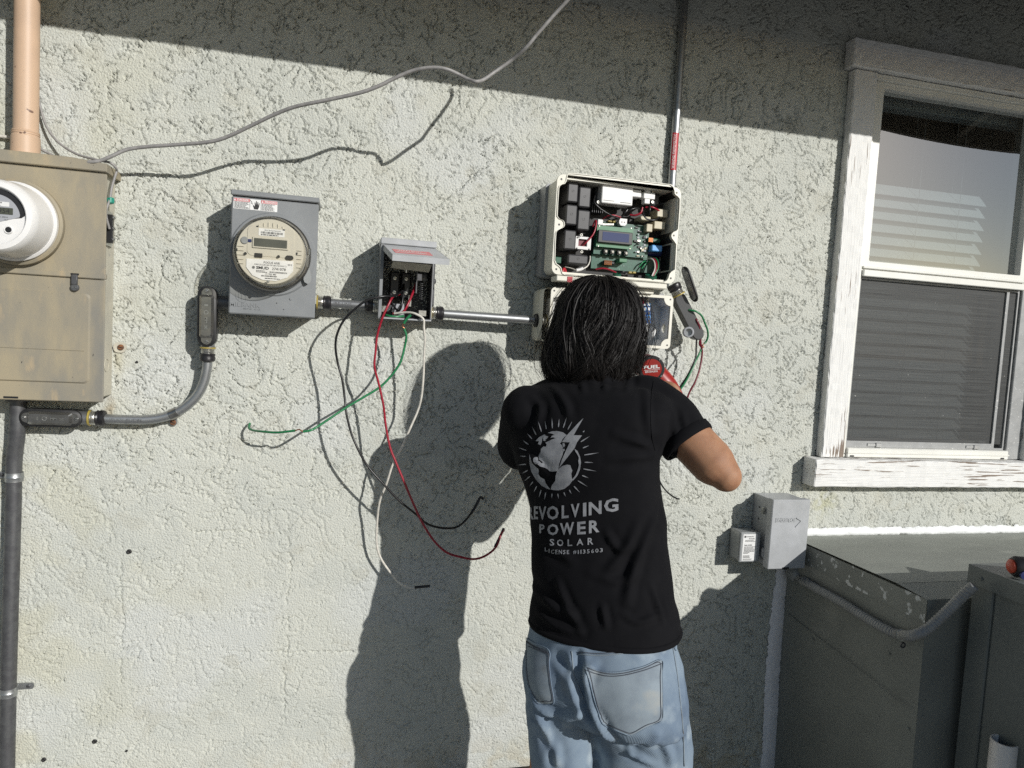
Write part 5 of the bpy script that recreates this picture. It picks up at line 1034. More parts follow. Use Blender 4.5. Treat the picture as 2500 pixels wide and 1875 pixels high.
for k in range(14):
    t = 2*math.pi*k/14; a_ = nrm(np.cross(d0, UZ)); b_ = np.cross(d0, a_); part('grip_rib', MB().obox(FP[0]-d0*.012+d0*.013+(a_*math.cos(t)+b_*math.sin(t))*.0225, (d0, a_*math.cos(t)+b_*math.sin(t), -a_*math.sin(t)+b_*math.cos(t)), (.007, .0016, .0012)), M['flex'], fx)
for i in (16, 74):
    dd = nrm(FP[i+1]-FP[i-1]); part('clamp_band', MB().lathe(FP[i]-dd*.005, dd, [(.0118, 0), (.0138, .0003), (.0138, .010), (.0118, .0103)], 18), M['zinc'], fx, smooth=40)
part('strap_eye', MB().prism(circ(0, 0, .008, 16), 0, .003, (FP[77]+np.array([-.004, 0, -.024]), UX, UZ, UO), holes=[circ(0, 0, .004, 16)]), M['dark_galv'], fx)
# package unit
un = thing('air_conditioner', 'dark grey air conditioning cabinet in the right foreground', 'air conditioner', (1.9, -1.2, 0))
ux, ub, uz = 1.545, .570, .990                                          # left face, back (nearest the wall), top
part('cabinet', MB().box(ux+.006, 2.9, .08, uz-.03, ub+.006, 1.25), M['unit'], un)
part('corner_post', MB().box(ux, ux+.05, .08, uz-.028, ub, ub+.058, .003), M['unit'], un)
part('side_panel', MB().box(ux+.002, ux+.02, .09, uz-.032, ub+.0625, 1.22, .002), M['unit'], un)
part('top_pan', MB().prism([(ux-.008, uz-.034), (2.92, uz-.034), (2.92, uz+.012), (ux-.008, uz+.012)], ub-.008, 1.265, bev=.003), M['unit'], un)
part('base_rail', MB().box(ux-.004, 2.9, .0, .0795, ub, 1.255), M['unit'], un)
for o in (ub+.03, ub+.50): screw(un, (ux-.008, -o, uz-.012), (-1, 0, 0), .005, 'unit')
pp = thing('drain_pipe', 'open white plastic drain pipe standing in the lower right corner', 'pipe', W(2453, 1875, .70))
c_ = W(2453, 1808, .70); part('pipe', MB().lathe((c_[0], c_[1], 0), UZ, [(.0285, 0), (.0285, c_[2]-.001), (.0278, c_[2]), (.0245, c_[2]), (.0238, c_[2]-.001), (.0238, 0)], 36), M['pvc'], pp, smooth=40)
tl = thing('cordless_tool', 'black cordless tool with orange button lying on the air unit', 'power tool', W(2500, 1420, .9))
p = W(2492, 1402, .80); tz = uz+.013
body_c = np.array([ux+.03, -.665, tz+.025]); tx = nrm((1, -.35, 0)); ty = np.cross(UZ, tx)
part('body', MB().lathe(body_c-tx*.02, tx, [(0, 0), (.020, 0), (.0245, .006), (.0245, .10), (.022, .14), (.018, .16), (0, .16)], 22), M['black_plastic'], tl, smooth=40)
part('orange_button', MB().lathe(body_c-tx*.02, -tx, [(.0165, -.002), (.0165, .004), (.013, .007), (0, .0075)], 22), M['orange'], tl, smooth=40)
part('blue_button', MB().lathe(body_c-tx*.006-ty*.022-UZ*.012, -ty, [(.010, 0), (.010, .006), (0, .007)], 16), M['navy'], tl, smooth=40)
part('handle', MB().tube(spline([body_c+tx*.10, body_c+tx*.13+ty*.06-UZ*.004, body_c+tx*.14+ty*.12-UZ*.006]), .018, 14), M['black_plastic'], tl, smooth=50)
# small marks on the stucco
for k, (px, py, r_) in enumerate(((315, 1347, .004), (334, 884, .0022), (231, 1810, .004), (107, 1855, .0035), (309, 1833, .002))):
    p = W(px, py, .001); single('drill_hole', MB().lathe(p+UO*.002, UO, [(r_*1.6, -.003), (r_*1.3, .001), (r_*.8, .0005), (0, -.001)], 12), M['dark_inside'], ['small filled hole low in the wall left of the shadow', 'tiny dark hole right of the tan panel', 'round plugged hole near the bottom of the wall', 'grey plugged hole near the lower conduit strap', 'tiny hole near the bottom edge of the wall'][k], 'hole', smooth=True, group='old anchor holes')

# ------------------------------------------------------------------ person
def eval_remesh(mb, voxel, smooth_it=4, fac=.5):
    me = bpy.data.meshes.new('tmp'); me.from_pydata(mb.v, [], mb.f)
    bm = bmesh.new(); bm.from_mesh(me); bmesh.ops.recalc_face_normals(bm, faces=bm.faces); bm.to_mesh(me); bm.free()
    ob = bpy.data.objects.new('tmp', me); COL.objects.link(ob)
    m = ob.modifiers.new('r', 'REMESH'); m.mode = 'VOXEL'; m.voxel_size = voxel; m.use_smooth_shade = True
    s = ob.modifiers.new('s', 'SMOOTH'); s.iterations = smooth_it; s.factor = fac
    dg = bpy.context.evaluated_depsgraph_get(); out = bpy.data.meshes.new_from_object(ob.evaluated_get(dg))
    bpy.data.objects.remove(ob); bpy.data.meshes.remove(me); return out
def get_co(me): a = np.empty(len(me.vertices)*3, np.float32); me.vertices.foreach_get('co', a); return a.reshape(-1, 3).astype(float)
def set_co(me, c): me.vertices.foreach_set('co', c.astype(np.float32).ravel()); me.update()
def get_no(me): a = np.empty(len(me.vertices)*3, np.float32); me.vertex_normals.foreach_get('vector', a); return a.reshape(-1, 3).astype(float)
VIEW = R(21)
def ring(py, pl, pr, o, th, q, n=40, sq=2.3, z=None):
    """horizontal body section whose left/right outline falls at pl..pr; th = turn of the body, q = depth/width"""
    a_, b_ = W(pl, py, o), W(pr, py, o); c = (a_+b_)/2; wd = np.linalg.norm(b_-a_)/2*math.cos(VIEW)*1.0
    d = R(th)-VIEW; A = wd/math.sqrt(math.cos(d)**2+q*q*math.sin(d)**2); Bq = A*q
    s = np.array([math.cos(R(th)), -math.sin(R(th)), 0]); f = np.array([math.sin(R(th)), math.cos(R(th)), 0])
    zc = c[2] if z is None else z; P = []
    for k in range(n):
        t = 2*math.pi*k/n; cx, sy = math.cos(t), math.sin(t)
        e = 2/sq; P.append(np.array([c[0], c[1], zc])+s*A*np.sign(cx)*abs(cx)**e+f*Bq*np.sign(sy)*abs(sy)**e)
    return np.array(P)
def loft(mb, rings, caps=True):
    n = len(rings[0]); vs = np.concatenate(rings); m = len(rings)
    fs = [(i*n+k, i*n+(k+1) % n, (i+1)*n+(k+1) % n, (i+1)*n+k) for i in range(m-1) for k in range(n)]
    if caps: fs += [tuple(range(n)), tuple(range((m-1)*n, m*n))[::-1]]
    return mb.add(vs, fs)
def ball(mb, c, r, n=14):
    r = np.array(r)*np.ones(3); vs = []; fs = []
    for i in range(n+1):
        ph = math.pi*i/n
        for k in range(2*n): t = math.pi*k/n; vs.append(v3(c)+r*np.array([math.sin(ph)*math.cos(t), math.sin(ph)*math.sin(t), math.cos(ph)]))
    for i in range(n):
        for k in range(2*n): fs.append((i*2*n+k, i*2*n+(k+1) % (2*n), (i+1)*2*n+(k+1) % (2*n), (i+1)*2*n+k))
    return mb.add(vs, fs)
def limb(mb, pts, rad, n=16, flat=1.0):
    P = spline(pts, 6); t0 = np.linspace(0, 1, len(rad)); rr_ = np.interp(np.linspace(0, 1, len(P)), t0, rad)
    mb.tube(P, rr_, n, True, flat); ball(mb, P[0], rr_[0], 8); ball(mb, P[-1], rr_[-1], 8); return mb

person = thing('person', 'person in black T-shirt and light blue jeans, seen from behind, drilling at the box', 'person', (.58, -.57, 0))
# joints
Rsh, Rel, Rha = W(1592, 985, .50), W(1772, 1163, .625), W(1668, 1018, .42)
Lsh, Lel, Lha = W(1290, 1010, .41), W(1335, 1150, .23), W(1500, 905, .165)
HEAD = W(1452, 800, .385)
# --- body: one continuous surface
mb = MB()
loft(mb, [ring(1000, 1330, 1560, .455, 38, .55), ring(1150, 1310, 1560, .465, 38, .55), ring(1300, 1340, 1575, .49, 38, .55), ring(1450, 1345, 1580, .535, 36, .6), ring(1600, 1345, 1590, .555, 34, .6), ring(1690, 1350, 1595, .56, 34, .55)])
limb(mb, [W(1440, 1010, .45), W(1442, 930, .43), HEAD+v3((0, .0, -.05))], [.062, .055, .055])
ball(mb, HEAD, (.074, .092, .105)); ball(mb, HEAD+v3((.028, .045, -.062)), (.052, .055, .06))
fdir = nrm((.35, 1, -.25)); fr_ = nrm(np.cross(fdir, UZ)); fu = np.cross(fr_, fdir)
limb(mb, [HEAD+fdir*.085+fu*.012, HEAD+fdir*.108-fu*.02, HEAD+fdir*.095-fu*.026], [.009, .013, .012], 8)                      # nose
for s_ in (-1, 1): ball(mb, HEAD+fr_*.076*s_-fu*.01+fdir*.005, (.010, .02, .032), 8); ball(mb, HEAD+fr_*.035*s_+fdir*.08+fu*.022, (.022, .014, .010), 8)
ball(mb, HEAD+fdir*.088-fu*.055, (.022, .013, .010), 8)                                                                            # mouth
limb(mb, [Rsh, Rsh*.55+Rel*.45+v3((0, 0, .004)), Rel*.85+Rsh*.15, Rel], [.044, .050, .048, .033]); limb(mb, [Rel, Rel*.7+Rha*.3, Rel*.25+Rha*.75, Rha], [.034, .043, .033, .027])
limb(mb, [Lsh, Lsh*.5+Lel*.5, Lel], [.056, .050, .041]); limb(mb, [Lel, Lel*.6+Lha*.4, Lha], [.041, .042, .027])
def hand(mb, wrist, along, palm, curl, thumb_side, grip=.0):
    """palm plus five separate fingers; along = wrist to knuckles, palm = palm normal, thumb_side = unit vector towards the thumb"""
    a = nrm(along); p = nrm(v3(palm)-a*(v3(palm)@a)); s = nrm(thumb_side-a*(thumb_side@a)-p*(thumb_side@p))
    limb(mb, [wrist, wrist+a*.045, wrist+a*.085], [.027, .034, .033], 12, .55)
    for k, (off, L) in enumerate(((.027, .068), (.009, .076), (-.009, .071), (-.026, .056))):
        b = wrist+a*.085+s*off; P = [b-a*.012]; d = a; c_ = curl[k]
        for j, fl in enumerate((.42, .32, .26)):
            ang = c_*(0.8 if j == 0 else 1.0); d = nrm(d*math.cos(ang)+p*math.sin(ang)-0*a); P.append(P[-1]+d*L*fl)
            q_ = nrm(np.cross(s, d)); p = p
        limb(mb, P, [.0092, .0088, .0082, .0068], 8)
    t0 = wrist+a*.03+s*.026; limb(mb, [t0, t0+s*.026+a*.022+p*.014, t0+s*.022+a*.048+p*.032], [.012, .0105, .0085], 8)
hand(mb, Rha, nrm((-.25, .65, .35)), nrm((-.9, -.1, .1)), (.8, .85, .9, .95), nrm((.1, .3, 1)))
hand(mb, Lha, nrm((.55, .35, .3)), nrm((.2, 1, .1)), (.35, .4, .45, .5), nrm((-.3, .2, 1)))
for s_, (px, o) in enumerate(((1368, .55), (1570, .60))):
    t_ = W(px, 1700, o); f_ = np.array([t_[0], t_[1]-.0, .09]); limb(mb, [t_+v3((0, .01, .06)), t_*.5+f_*.5+v3((0, .01, 0)), f_], [.062, .050, .040]); limb(mb, [f_, f_+v3((.05, .06, -.035)), f_+v3((.09, .12, -.05))], [.042, .036, .028])
body = eval_remesh(mb, .0052, 3); body.name = 'body'; body.materials.append(M['skin']); set_co(body, get_co(body)-BASE[person]); body.shade_smooth()
mesh_obj('body', body, person)

# --- jeans
mb = MB()
loft(mb, [ring(1478, 1316, 1618, .55, 40, .70, sq=2.2), ring(1530, 1296, 1632, .56, 42, .70, sq=2.3), ring(1590, 1281, 1650, .57, 44, .70, sq=2.4), ring(1650, 1276, 1660, .578, 45, .70, sq=2.5), ring(1700, 1279, 1664, .582, 45, .68, sq=2.5), ring(1735, 1290, 1660, .585, 45, .58, sq=2.3)])
def leg(rows, foot, side):
    rs = [ring(*r) for r in rows]; last = rs[-1]; c = last.mean(0)
    for z, k in ((.42, .90), (.28, .84), (.14, .84), (.075, .90)):
        cc = np.array([c[0]+(foot[0]-c[0])*(1-z/.57), c[1]+(foot[1]-c[1])*(1-z/.57), z]); rs.append((last-c)*np.array([k, k, 0])+cc)
    loft(mb, rs)
leg([(1640, 1290, 1420, .545, 30, 1.0), (1700, 1282, 1430, .55, 28, 1.1), (1760, 1285, 1442, .55, 26, 1.05), (1801, 1289, 1449, .55, 24, 1.0), (1875, 1295, 1449, .55, 24, 1.0)], W(1368, 1875, .55), 0)
leg([(1640, 1440, 1640, .60, 30, .82), (1700, 1430, 1668, .605, 28, .84), (1760, 1442, 1680, .605, 26, .82), (1815, 1453, 1684, .60, 24, .80), (1875, 1461, 1685, .60, 24, .78)], W(1575, 1875, .585), 1)
ball(mb, W(1548, 1668, .615)+v3((0, .008, 0)), (.096, .10, .10)); ball(mb, W(1362, 1660, .575)+v3((.0, .03, 0)), (.068, .085, .10))
jeans = eval_remesh(mb, .0060, 6)
def drape(bvh, px, py, lift):
    """point of a garment seen at that pixel, lifted off the cloth"""
    d = nrm((px-1250)*CR/F_PX-(py-937.5)*CU/F_PX+CF); h = bvh.ray_cast(Vector(CAM), Vector(d))
    if h[0] is None: return None
    n = np.array(h[1]); n = n if n@d < 0 else -n
    return np.array(h[0])+n*lift
def seg_dist(P, a, b):
    a, b = v3(a), v3(b); ab = b-a; t = np.clip(((P-a)@ab)/(ab@ab), 0, 1); return np.linalg.norm(P-(a+t[:, None]*ab), axis=1), t
def folds(me, specs, noise=(), gain=1.35, width=.78):
    """press creases into cloth: each spec is (pixel path at depth o, amplitude, width); ridges with a valley beside them"""
    co_ = get_co(me); no_ = get_no(me); d = np.zeros(len(co_))
    bv = BVHTree.FromPolygons([tuple(c) for c in co_], [tuple(p.vertices) for p in me.polygons])
    for path, amp, wd in specs:
        amp *= gain; wd *= width
        hp = [drape(bv, p[0], p[1], 0) for p in path]; hp = [p for p in hp if p is not None]
        if len(hp) < 2: continue
        P = spline(hp, 4); best = np.full(len(co_), 9.); tt = np.zeros(len(co_))
        for i in range(len(P)-1):
            e, t = seg_dist(co_, P[i], P[i+1]); k = e < best; best = np.where(k, e, best); tt = np.where(k, (i+t)/(len(P)-1), tt)
        tap = np.sin(np.clip(tt*.94+.03, 0, 1)*math.pi)**.5
        d += amp*tap*(np.exp(-(best/wd)**2)-.55*np.exp(-((best-1.9*wd)/(wd*1.1))**2))
    for fx_, amp in noise:
        a = co_@np.array(fx_).T; d += amp*np.prod(np.sin(a), axis=1)
    set_co(me, co_+no_*d[:, None])
J = .68
folds(jeans, [
    ([(1420, 1700, J), (1470, 1772, J), (1530, 1815, J), (1600, 1812, J)], .007, .009), ([(1440, 1740, J), (1490, 1800, J), (1540, 1840, J)], .006, .008),
    ([(1290, 1690, J), (1330, 1740, J), (1390, 1752, J), (1430, 1735, J)], .008, .010), ([(1300, 1730, J), (1340, 1790, J), (1360, 1860, J)], .008, .011), ([(1330, 1760, J), (1350, 1810, J), (1345, 1870, J)], -.005, .009),
    ([(1412, 1600, J), (1414, 1650, J), (1420, 1700, J), (1445, 1770, J)], -.012, .011), ([(1360, 1600, J), (1395, 1640, J), (1410, 1680, J)], -.006, .012), ([(1660, 1640, J), (1668, 1720, J), (1672, 1800, J)], .004, .006),
    ([(1600, 1790, J), (1630, 1830, J), (1640, 1870, J)], .005, .010), ([(1520, 1830, J), (1560, 1850, J), (1600, 1870, J)], .004, .010), ([(1450, 1620, J), (1430, 1660, J)], .004, .01)],
    noise=[(((38, 10, 22), (-16, 20, 46)), .0016), (((70, 30, 95), (-60, 25, 80)), .0007)])
def denim():
    m = pmat('washed_blue_denim', (.225, .285, .345), (.125, .17, .235), 9, detail=5, lo=.35, hi=.68, rough=.9, spec=.2, extra=[((.33, .39, .435), 14, .55, .16), ((.15, .17, .185), 6, .60, .14)])
    nt = m.node_tree; N = nt.nodes; L = nt.links; b = N['Principled BSDF']
    pos = N.new('ShaderNodeNewGeometry').outputs['Position']; wv = N.new('ShaderNodeTexWave'); wv.inputs['Scale'].default_value = 210; wv.inputs['Distortion'].default_value = 1.5; wv.bands_direction = 'DIAGONAL'; L.new(pos, wv.inputs['Vector'])
    bp = N.new('ShaderNodeBump'); bp.inputs['Strength'].default_value = .35; bp.inputs['Distance'].default_value = .0008; L.new(wv.outputs[1], bp.inputs['Height']); L.new(bp.outputs[0], b.inputs['Normal']); return m
M['denim'] = denim(); M['denim_pocket'] = pmat('worn_pocket_denim', (.25, .295, .33), (.19, .225, .26), 14, detail=5, rough=.9, spec=.2, extra=[((.135, .13, .125), 9, .60, .10), ((.30, .32, .32), 18, .58, .12)], bump=.3, bscale=800)
jeans.name = 'jeans'; jeans.materials.append(M['denim']); jeans.shade_smooth()
jbvh = BVHTree.FromPolygons([tuple(c) for c in get_co(jeans)], [tuple(p.vertices) for p in jeans.polygons])
set_co(jeans, get_co(jeans)-BASE[person]); jo = mesh_obj('jeans', jeans, person)
def patch(bvh, poly, lift, step=7.0):
    """cloth patch over a garment: polygon in pixels, filled by a fine grid so that it follows the folds"""
    bm = bmesh.new(); vs = [bm.verts.new((p[0], p[1], 0)) for p in poly]; bm.faces.new(vs)
    xs_ = np.arange(min(p[0] for p in poly)+step*.5, max(p[0] for p in poly), step); ys_ = np.arange(min(p[1] for p in poly)+step*.5, max(p[1] for p in poly), step)
    for x in xs_: bmesh.ops.bisect_plane(bm, geom=bm.verts[:]+bm.edges[:]+bm.faces[:], plane_co=(x, 0, 0), plane_no=(1, 0, 0))
    for y in ys_: bmesh.ops.bisect_plane(bm, geom=bm.verts[:]+bm.edges[:]+bm.faces[:], plane_co=(0, y, 0), plane_no=(0, 1, 0))
    mbq = MB(); idx = {}; bm.verts.index_update(); P = []
    for v in bm.verts: q = drape(bvh, v.co.x, v.co.y, lift); idx[v.index] = None if q is None else len(P); P.append(q) if q is not None else None
    fs = [tuple(idx[v.index] for v in f.verts) for f in bm.faces if all(idx[v.index] is not None for v in f.verts)]; bm.free()
    return mbq.add(P, fs) if P else mbq
def seam(bvh, path, r, lift, n=6):
    P = []
    pts = np.array([(p[0], p[1], 0) for p in path], float); S = spline(pts, n)
    for p in S:
        q = drape(bvh, p[0], p[1], lift)
        if q is not None: P.append(q)
    return MB().tube(P, r, 6) if len(P) > 2 else MB()
rp = [(1429, 1627), (1445, 1632), (1480, 1641), (1520, 1640), (1570, 1628), (1614, 1611), (1616, 1650), (1617, 1710), (1615, 1757), (1580, 1774), (1545, 1793), (1525, 1790), (1497, 1778), (1470, 1766), (1458, 1730), (1443, 1680)]
lp = [(1284, 1556), (1305, 1570), (1341, 1587), (1342, 1620), (1346, 1665), (1353, 1714), (1335, 1717), (1313, 1716), (1298, 1690), (1288, 1660), (1284, 1610)]
for poly, nm, ii_ in ((rp, 'pocket', .935), (lp, 'pocket', .90)):
    po_ = part(nm, patch(jbvh, poly, .0022), M['denim_pocket'], jo, smooth=True, recalc=False, label='worn grey-stained right back pocket' if poly is rp else 'left back pocket in shade')
    part('pocket_edge', seam(jbvh, poly+[poly[0]], .0012, .0018), M['denim'], po_, smooth=True)
    cx, cy = np.mean(poly, 0); inn = [((p[0]-cx)*ii_+cx, (p[1]-cy)*ii_+cy) for p in poly]; part('stitching', seam(jbvh, inn+[inn[0]], .0009, .0026), M['thread'], po_)
    tp = [(p[0], p[1]+9) for p in (poly[:6] if poly is rp else poly[:3])]; part('stitching', seam(jbvh, tp, .0009, .0028), M['thread'], po_)
part('yoke_seam', seam(jbvh, [(1410, 1596), (1460, 1600), (1530, 1594), (1590, 1583), (1640, 1570)], .0013, .0008), M['denim_pocket'], jo, smooth=True); part('stitching', seam(jbvh, [(1412, 1591), (1460, 1595), (1530, 1589), (1590, 1578), (1640, 1565)], .0009, .0014), M['thread'], jo)
part('centre_seam', seam(jbvh, [(1396, 1590), (1398, 1620), (1402, 1650), (1412, 1676), (1424, 1705)], .0013, .0008), M['denim_pocket'], jo, smooth=True); part('side_seam', seam(jbvh, [(1641, 1575), (1652, 1640), (1661, 1720), (1668, 1800), (1670, 1870)], .0013, .0008), M['denim_pocket'], jo, smooth=True)
part('belt_loop', seam(jbvh, [(1643, 1545), (1645, 1565), (1646, 1586)], .0045, .002), M['denim'], jo, smooth=True); part('stitching', seam(jbvh, [(1292, 1578), (1310, 1586), (1340, 1597)], .0009, .0028), M['thread'], jo)

# --- boots
for k, px in enumerate((1368, 1575)):
    f_ = W(px, 1875, .585); f_ = np.array([f_[0], f_[1], 0]); d_ = nrm((.55, .83, 0)); s_ = nrm((.83, -.55, 0))
    bt = MB(); loft(bt, [np.array([f_+d_*(.06+L*math.cos(t))+s_*(.047*math.sin(t)*w_)+v3((0, 0, z)) for t in np.linspace(0, 2*math.pi, 24, endpoint=False)]) for z, L, w_ in ((.003, .135, 1.0), (.03, .138, 1.0), (.05, .125, .95), (.07, .10, .9))]); loft(bt, [np.array([f_+d_*(.0+.055*math.cos(t))+s_*.045*math.sin(t)+v3((0, 0, z)) for t in np.linspace(0, 2*math.pi, 24, endpoint=False)]) for z in (.04, .15)])
    bo = eval_remesh(bt, .006, 4); bo.materials.append(M['boot']); set_co(bo, get_co(bo)-BASE[person]); bo.name = 'boot'; bo.shade_smooth(); mesh_obj('boot', bo, person)

# --- T-shirt
TH = 40
mb = MB()
tors = [(918, 1405, 1510, .425, TH, .7), (926, 1378, 1548, .435, TH, .58), (938, 1322, 1604, .45, TH, .55), (960, 1276, 1634, .46, TH, .58), (990, 1248, 1640, .465, TH, .60), (1030, 1236, 1632, .47, TH, .62), (1070, 1234, 1614, .47, TH, .63), (1105, 1238, 1601, .475, TH, .63), (1150, 1252, 1603, .48, TH, .63), (1200, 1271, 1609, .485, TH, .63), (1250, 1285, 1618, .495, TH, .63),
        (1331, 1290, 1624, .51, 38, .64), (1400, 1291, 1633, .53, 37, .66), (1440, 1294, 1638, .54, 37, .67), (1476, 1290, 1644, .55, 37, .68), (1514, 1286, 1650, .557, 37, .69), (1530, 1286, 1651, .56, 37, .69)]
TR = [ring(*t) for t in tors]
for r_ in TR[-3:]: r_[:, 2] += (r_[:, 0]-r_[:, 0].mean())*.07
loft(mb, TR)
shA, shB = W(1600, 978, .50), W(1682, 1082, .565)
limb(mb, [W(1575, 985, .49), shA*.6+shB*.4, shA*.25+shB*.75], [.066, .062, .059]); ds = nrm(shB-shA)
mb.tube([shA*.5+shB*.5, shB*.97+shA*.03], [.060, .0575], 20)
lA, lB = W(1290, 1005, .42), W(1272, 1090, .315)
limb(mb, [lA, lA*.5+lB*.5, lB], [.062, .060, .058])
limb(mb, [W(1450, 940, .435), W(1452, 922, .425)], [.070, .060])
shirt = eval_remesh(mb, .0058, 7)
S_ = .60
folds(shirt, [
    ([(1596, 1100, S_), (1560, 1080, S_), (1500, 1060, S_)], .004, .010), ([(1600, 1110, S_), (1550, 1115, S_), (1490, 1120, S_)], .004, .011), ([(1590, 1060, S_), (1580, 1010, S_), (1575, 950, S_)], .004, .010),
    ([(1640, 1000, S_), (1650, 1050, S_), (1645, 1110, S_)], .003, .010), ([(1665, 1010, S_), (1675, 1050, S_)], .0025, .009), ([(1600, 1260, S_), (1570, 1330, S_), (1545, 1400, S_), (1530, 1470, S_)], .007, .012), ([(1560, 1280, S_), (1530, 1340, S_), (1480, 1400, S_)], .005, .012),
    ([(1480, 1300, S_), (1510, 1340, S_), (1540, 1330, S_)], .005, .009), ([(1300, 1430, S_), (1350, 1480, S_), (1400, 1500, S_)], .006, .011), ([(1360, 1420, S_), (1385, 1480, S_), (1420, 1540, S_)], .005, .009), ([(1310, 1490, S_), (1360, 1530, S_), (1420, 1545, S_)], .005, .008),
    ([(1470, 1480, S_), (1480, 1530, S_)], .005, .008), ([(1590, 1430, S_), (1610, 1490, S_), (1620, 1520, S_)], .005, .008), ([(1520, 1500, S_), (1560, 1520, S_), (1610, 1500, S_)], .004, .008), ([(1300, 970, S_), (1320, 1000, S_), (1310, 1050, S_)], .005, .010), ([(1350, 945, S_), (1380, 985, S_), (1390, 1020, S_)], .004, .010),
    ([(1420, 930, S_), (1425, 960, S_)], .003, .008), ([(1480, 925, S_), (1476, 955, S_)], .003, .008), ([(1540, 925, S_), (1530, 955, S_)], .003, .008), ([(1260, 1110, S_), (1300, 1120, S_), (1330, 1150, S_)], .004, .010), ([(1290, 1270, S_), (1340, 1330, S_), (1400, 1370, S_)], .004, .012), ([(1440, 1400, S_), (1500, 1420, S_), (1560, 1400, S_)], .003, .01)],
    noise=[(((26, 8, 30), (-20, 16, 26)), .0014), (((60, 20, 34), (-44, 30, 58)), .0006)])
shirt.name = 't_shirt'; shirt.materials.append(M['shirt']); shirt.shade_smooth()
sbvh = BVHTree.FromPolygons([tuple(c) for c in get_co(shirt)], [tuple(p.vertices) for p in shirt.polygons])
set_co(shirt, get_co(shirt)-BASE[person]); so_ = mesh_obj('t_shirt', shirt, person)
rg_ = ring(1525, 1292, 1646, .56, 37, .68, n=60); rg_[:, 2] += (rg_[:, 0]-rg_[:, 0].mean())*.07
part('hem', MB().tube(np.vstack([rg_, rg_[:2]]), .0068, 10, False, 1.0), M['shirt'], so_, smooth=True)
a_ = nrm(np.cross(ds, UZ)); b_ = np.cross(ds, a_)
cf = [shB+(a_*math.cos(t)+b_*math.sin(t))*.0585 for t in np.linspace(0, 2*math.pi, 40)]
part('sleeve_cuff', MB().lathe(shB, ds, [(.0565, -.024), (.0615, -.020), (.0625, -.006), (.0605, .002), (.0545, .001)], 32), M['shirt'], so_, smooth=True)
sm_ = seam(sbvh, [(1596, 930), (1590, 970), (1588, 1020), (1592, 1070), (1599, 1100)], .0009, .0006); part('sleeve_seam', sm_, M['shirt'], so_, smooth=True)
# --- print on the back of the shirt
c2 = lambda p: (1200+p[0]*.2653, 960+p[1]*.2653)
def cloth_print(bvh, verts, faces, lift=.0013, step=7.0):
    """flat artwork in pixels laid onto the cloth so that it bends with the folds"""
    bm = bmesh.new(); vs = [bm.verts.new((p[0], p[1], 0)) for p in verts]
    for f in faces:
        try: bm.faces.new([vs[i] for i in f])
        except ValueError: pass
    V_ = np.array(verts); mn, mx = V_.min(0), V_.max(0)
    for k, no in ((0, (1, 0, 0)), (1, (0, 1, 0))):
        for t in np.arange(math.floor(mn[k]/step)*step+step, mx[k], step):
            bmesh.ops.bisect_plane(bm, geom=bm.verts[:]+bm.edges[:]+bm.faces[:], plane_co=(t, t, 0), plane_no=no)
    bm.verts.index_update(); idx = {}; P = []
    for v in bm.verts:
        q = drape(bvh, v.co.x, v.co.y, lift)
        if q is None: idx[v.index] = None
        else: idx[v.index] = len(P); P.append(q)
    fs = []
    for f in bm.faces:
        ids = [idx[v.index] for v in f.verts]
        if None in ids: continue
        Q = np.array([P[i] for i in ids])
        if np.ptp(Q[:, 1]) < .03: fs.append(tuple(ids))
    bm.free(); return P, fs
def poly_print(mbq, poly, fn=c2):
    pts = [fn(p) for p in poly]; tri = tessellate_polygon([[Vector((p[0], p[1], 0)) for p in pts]]); P, F_ = cloth_print(sbvh, pts, tri)
    if P: mbq.add(P, F_)
def glyph(mbq, ch, x0, x1, yb0, yb1, yt0, yt1, bold=.03):
    v, f = text_geo(ch, bold); w = v[:, 0].max(); pts = []
    for p in v:
        u = p[0]/w; t = p[1]; x = x0+(x1-x0)*u; yb = yb0+(yb1-yb0)*u; yt = yt0+(yt1-yt0)*u; pts.append(c2((x, yb+(yt-yb)*t)))
    P, F_ = cloth_print(sbvh, pts, f)
    if P: mbq.add(P, F_)
em = MB()
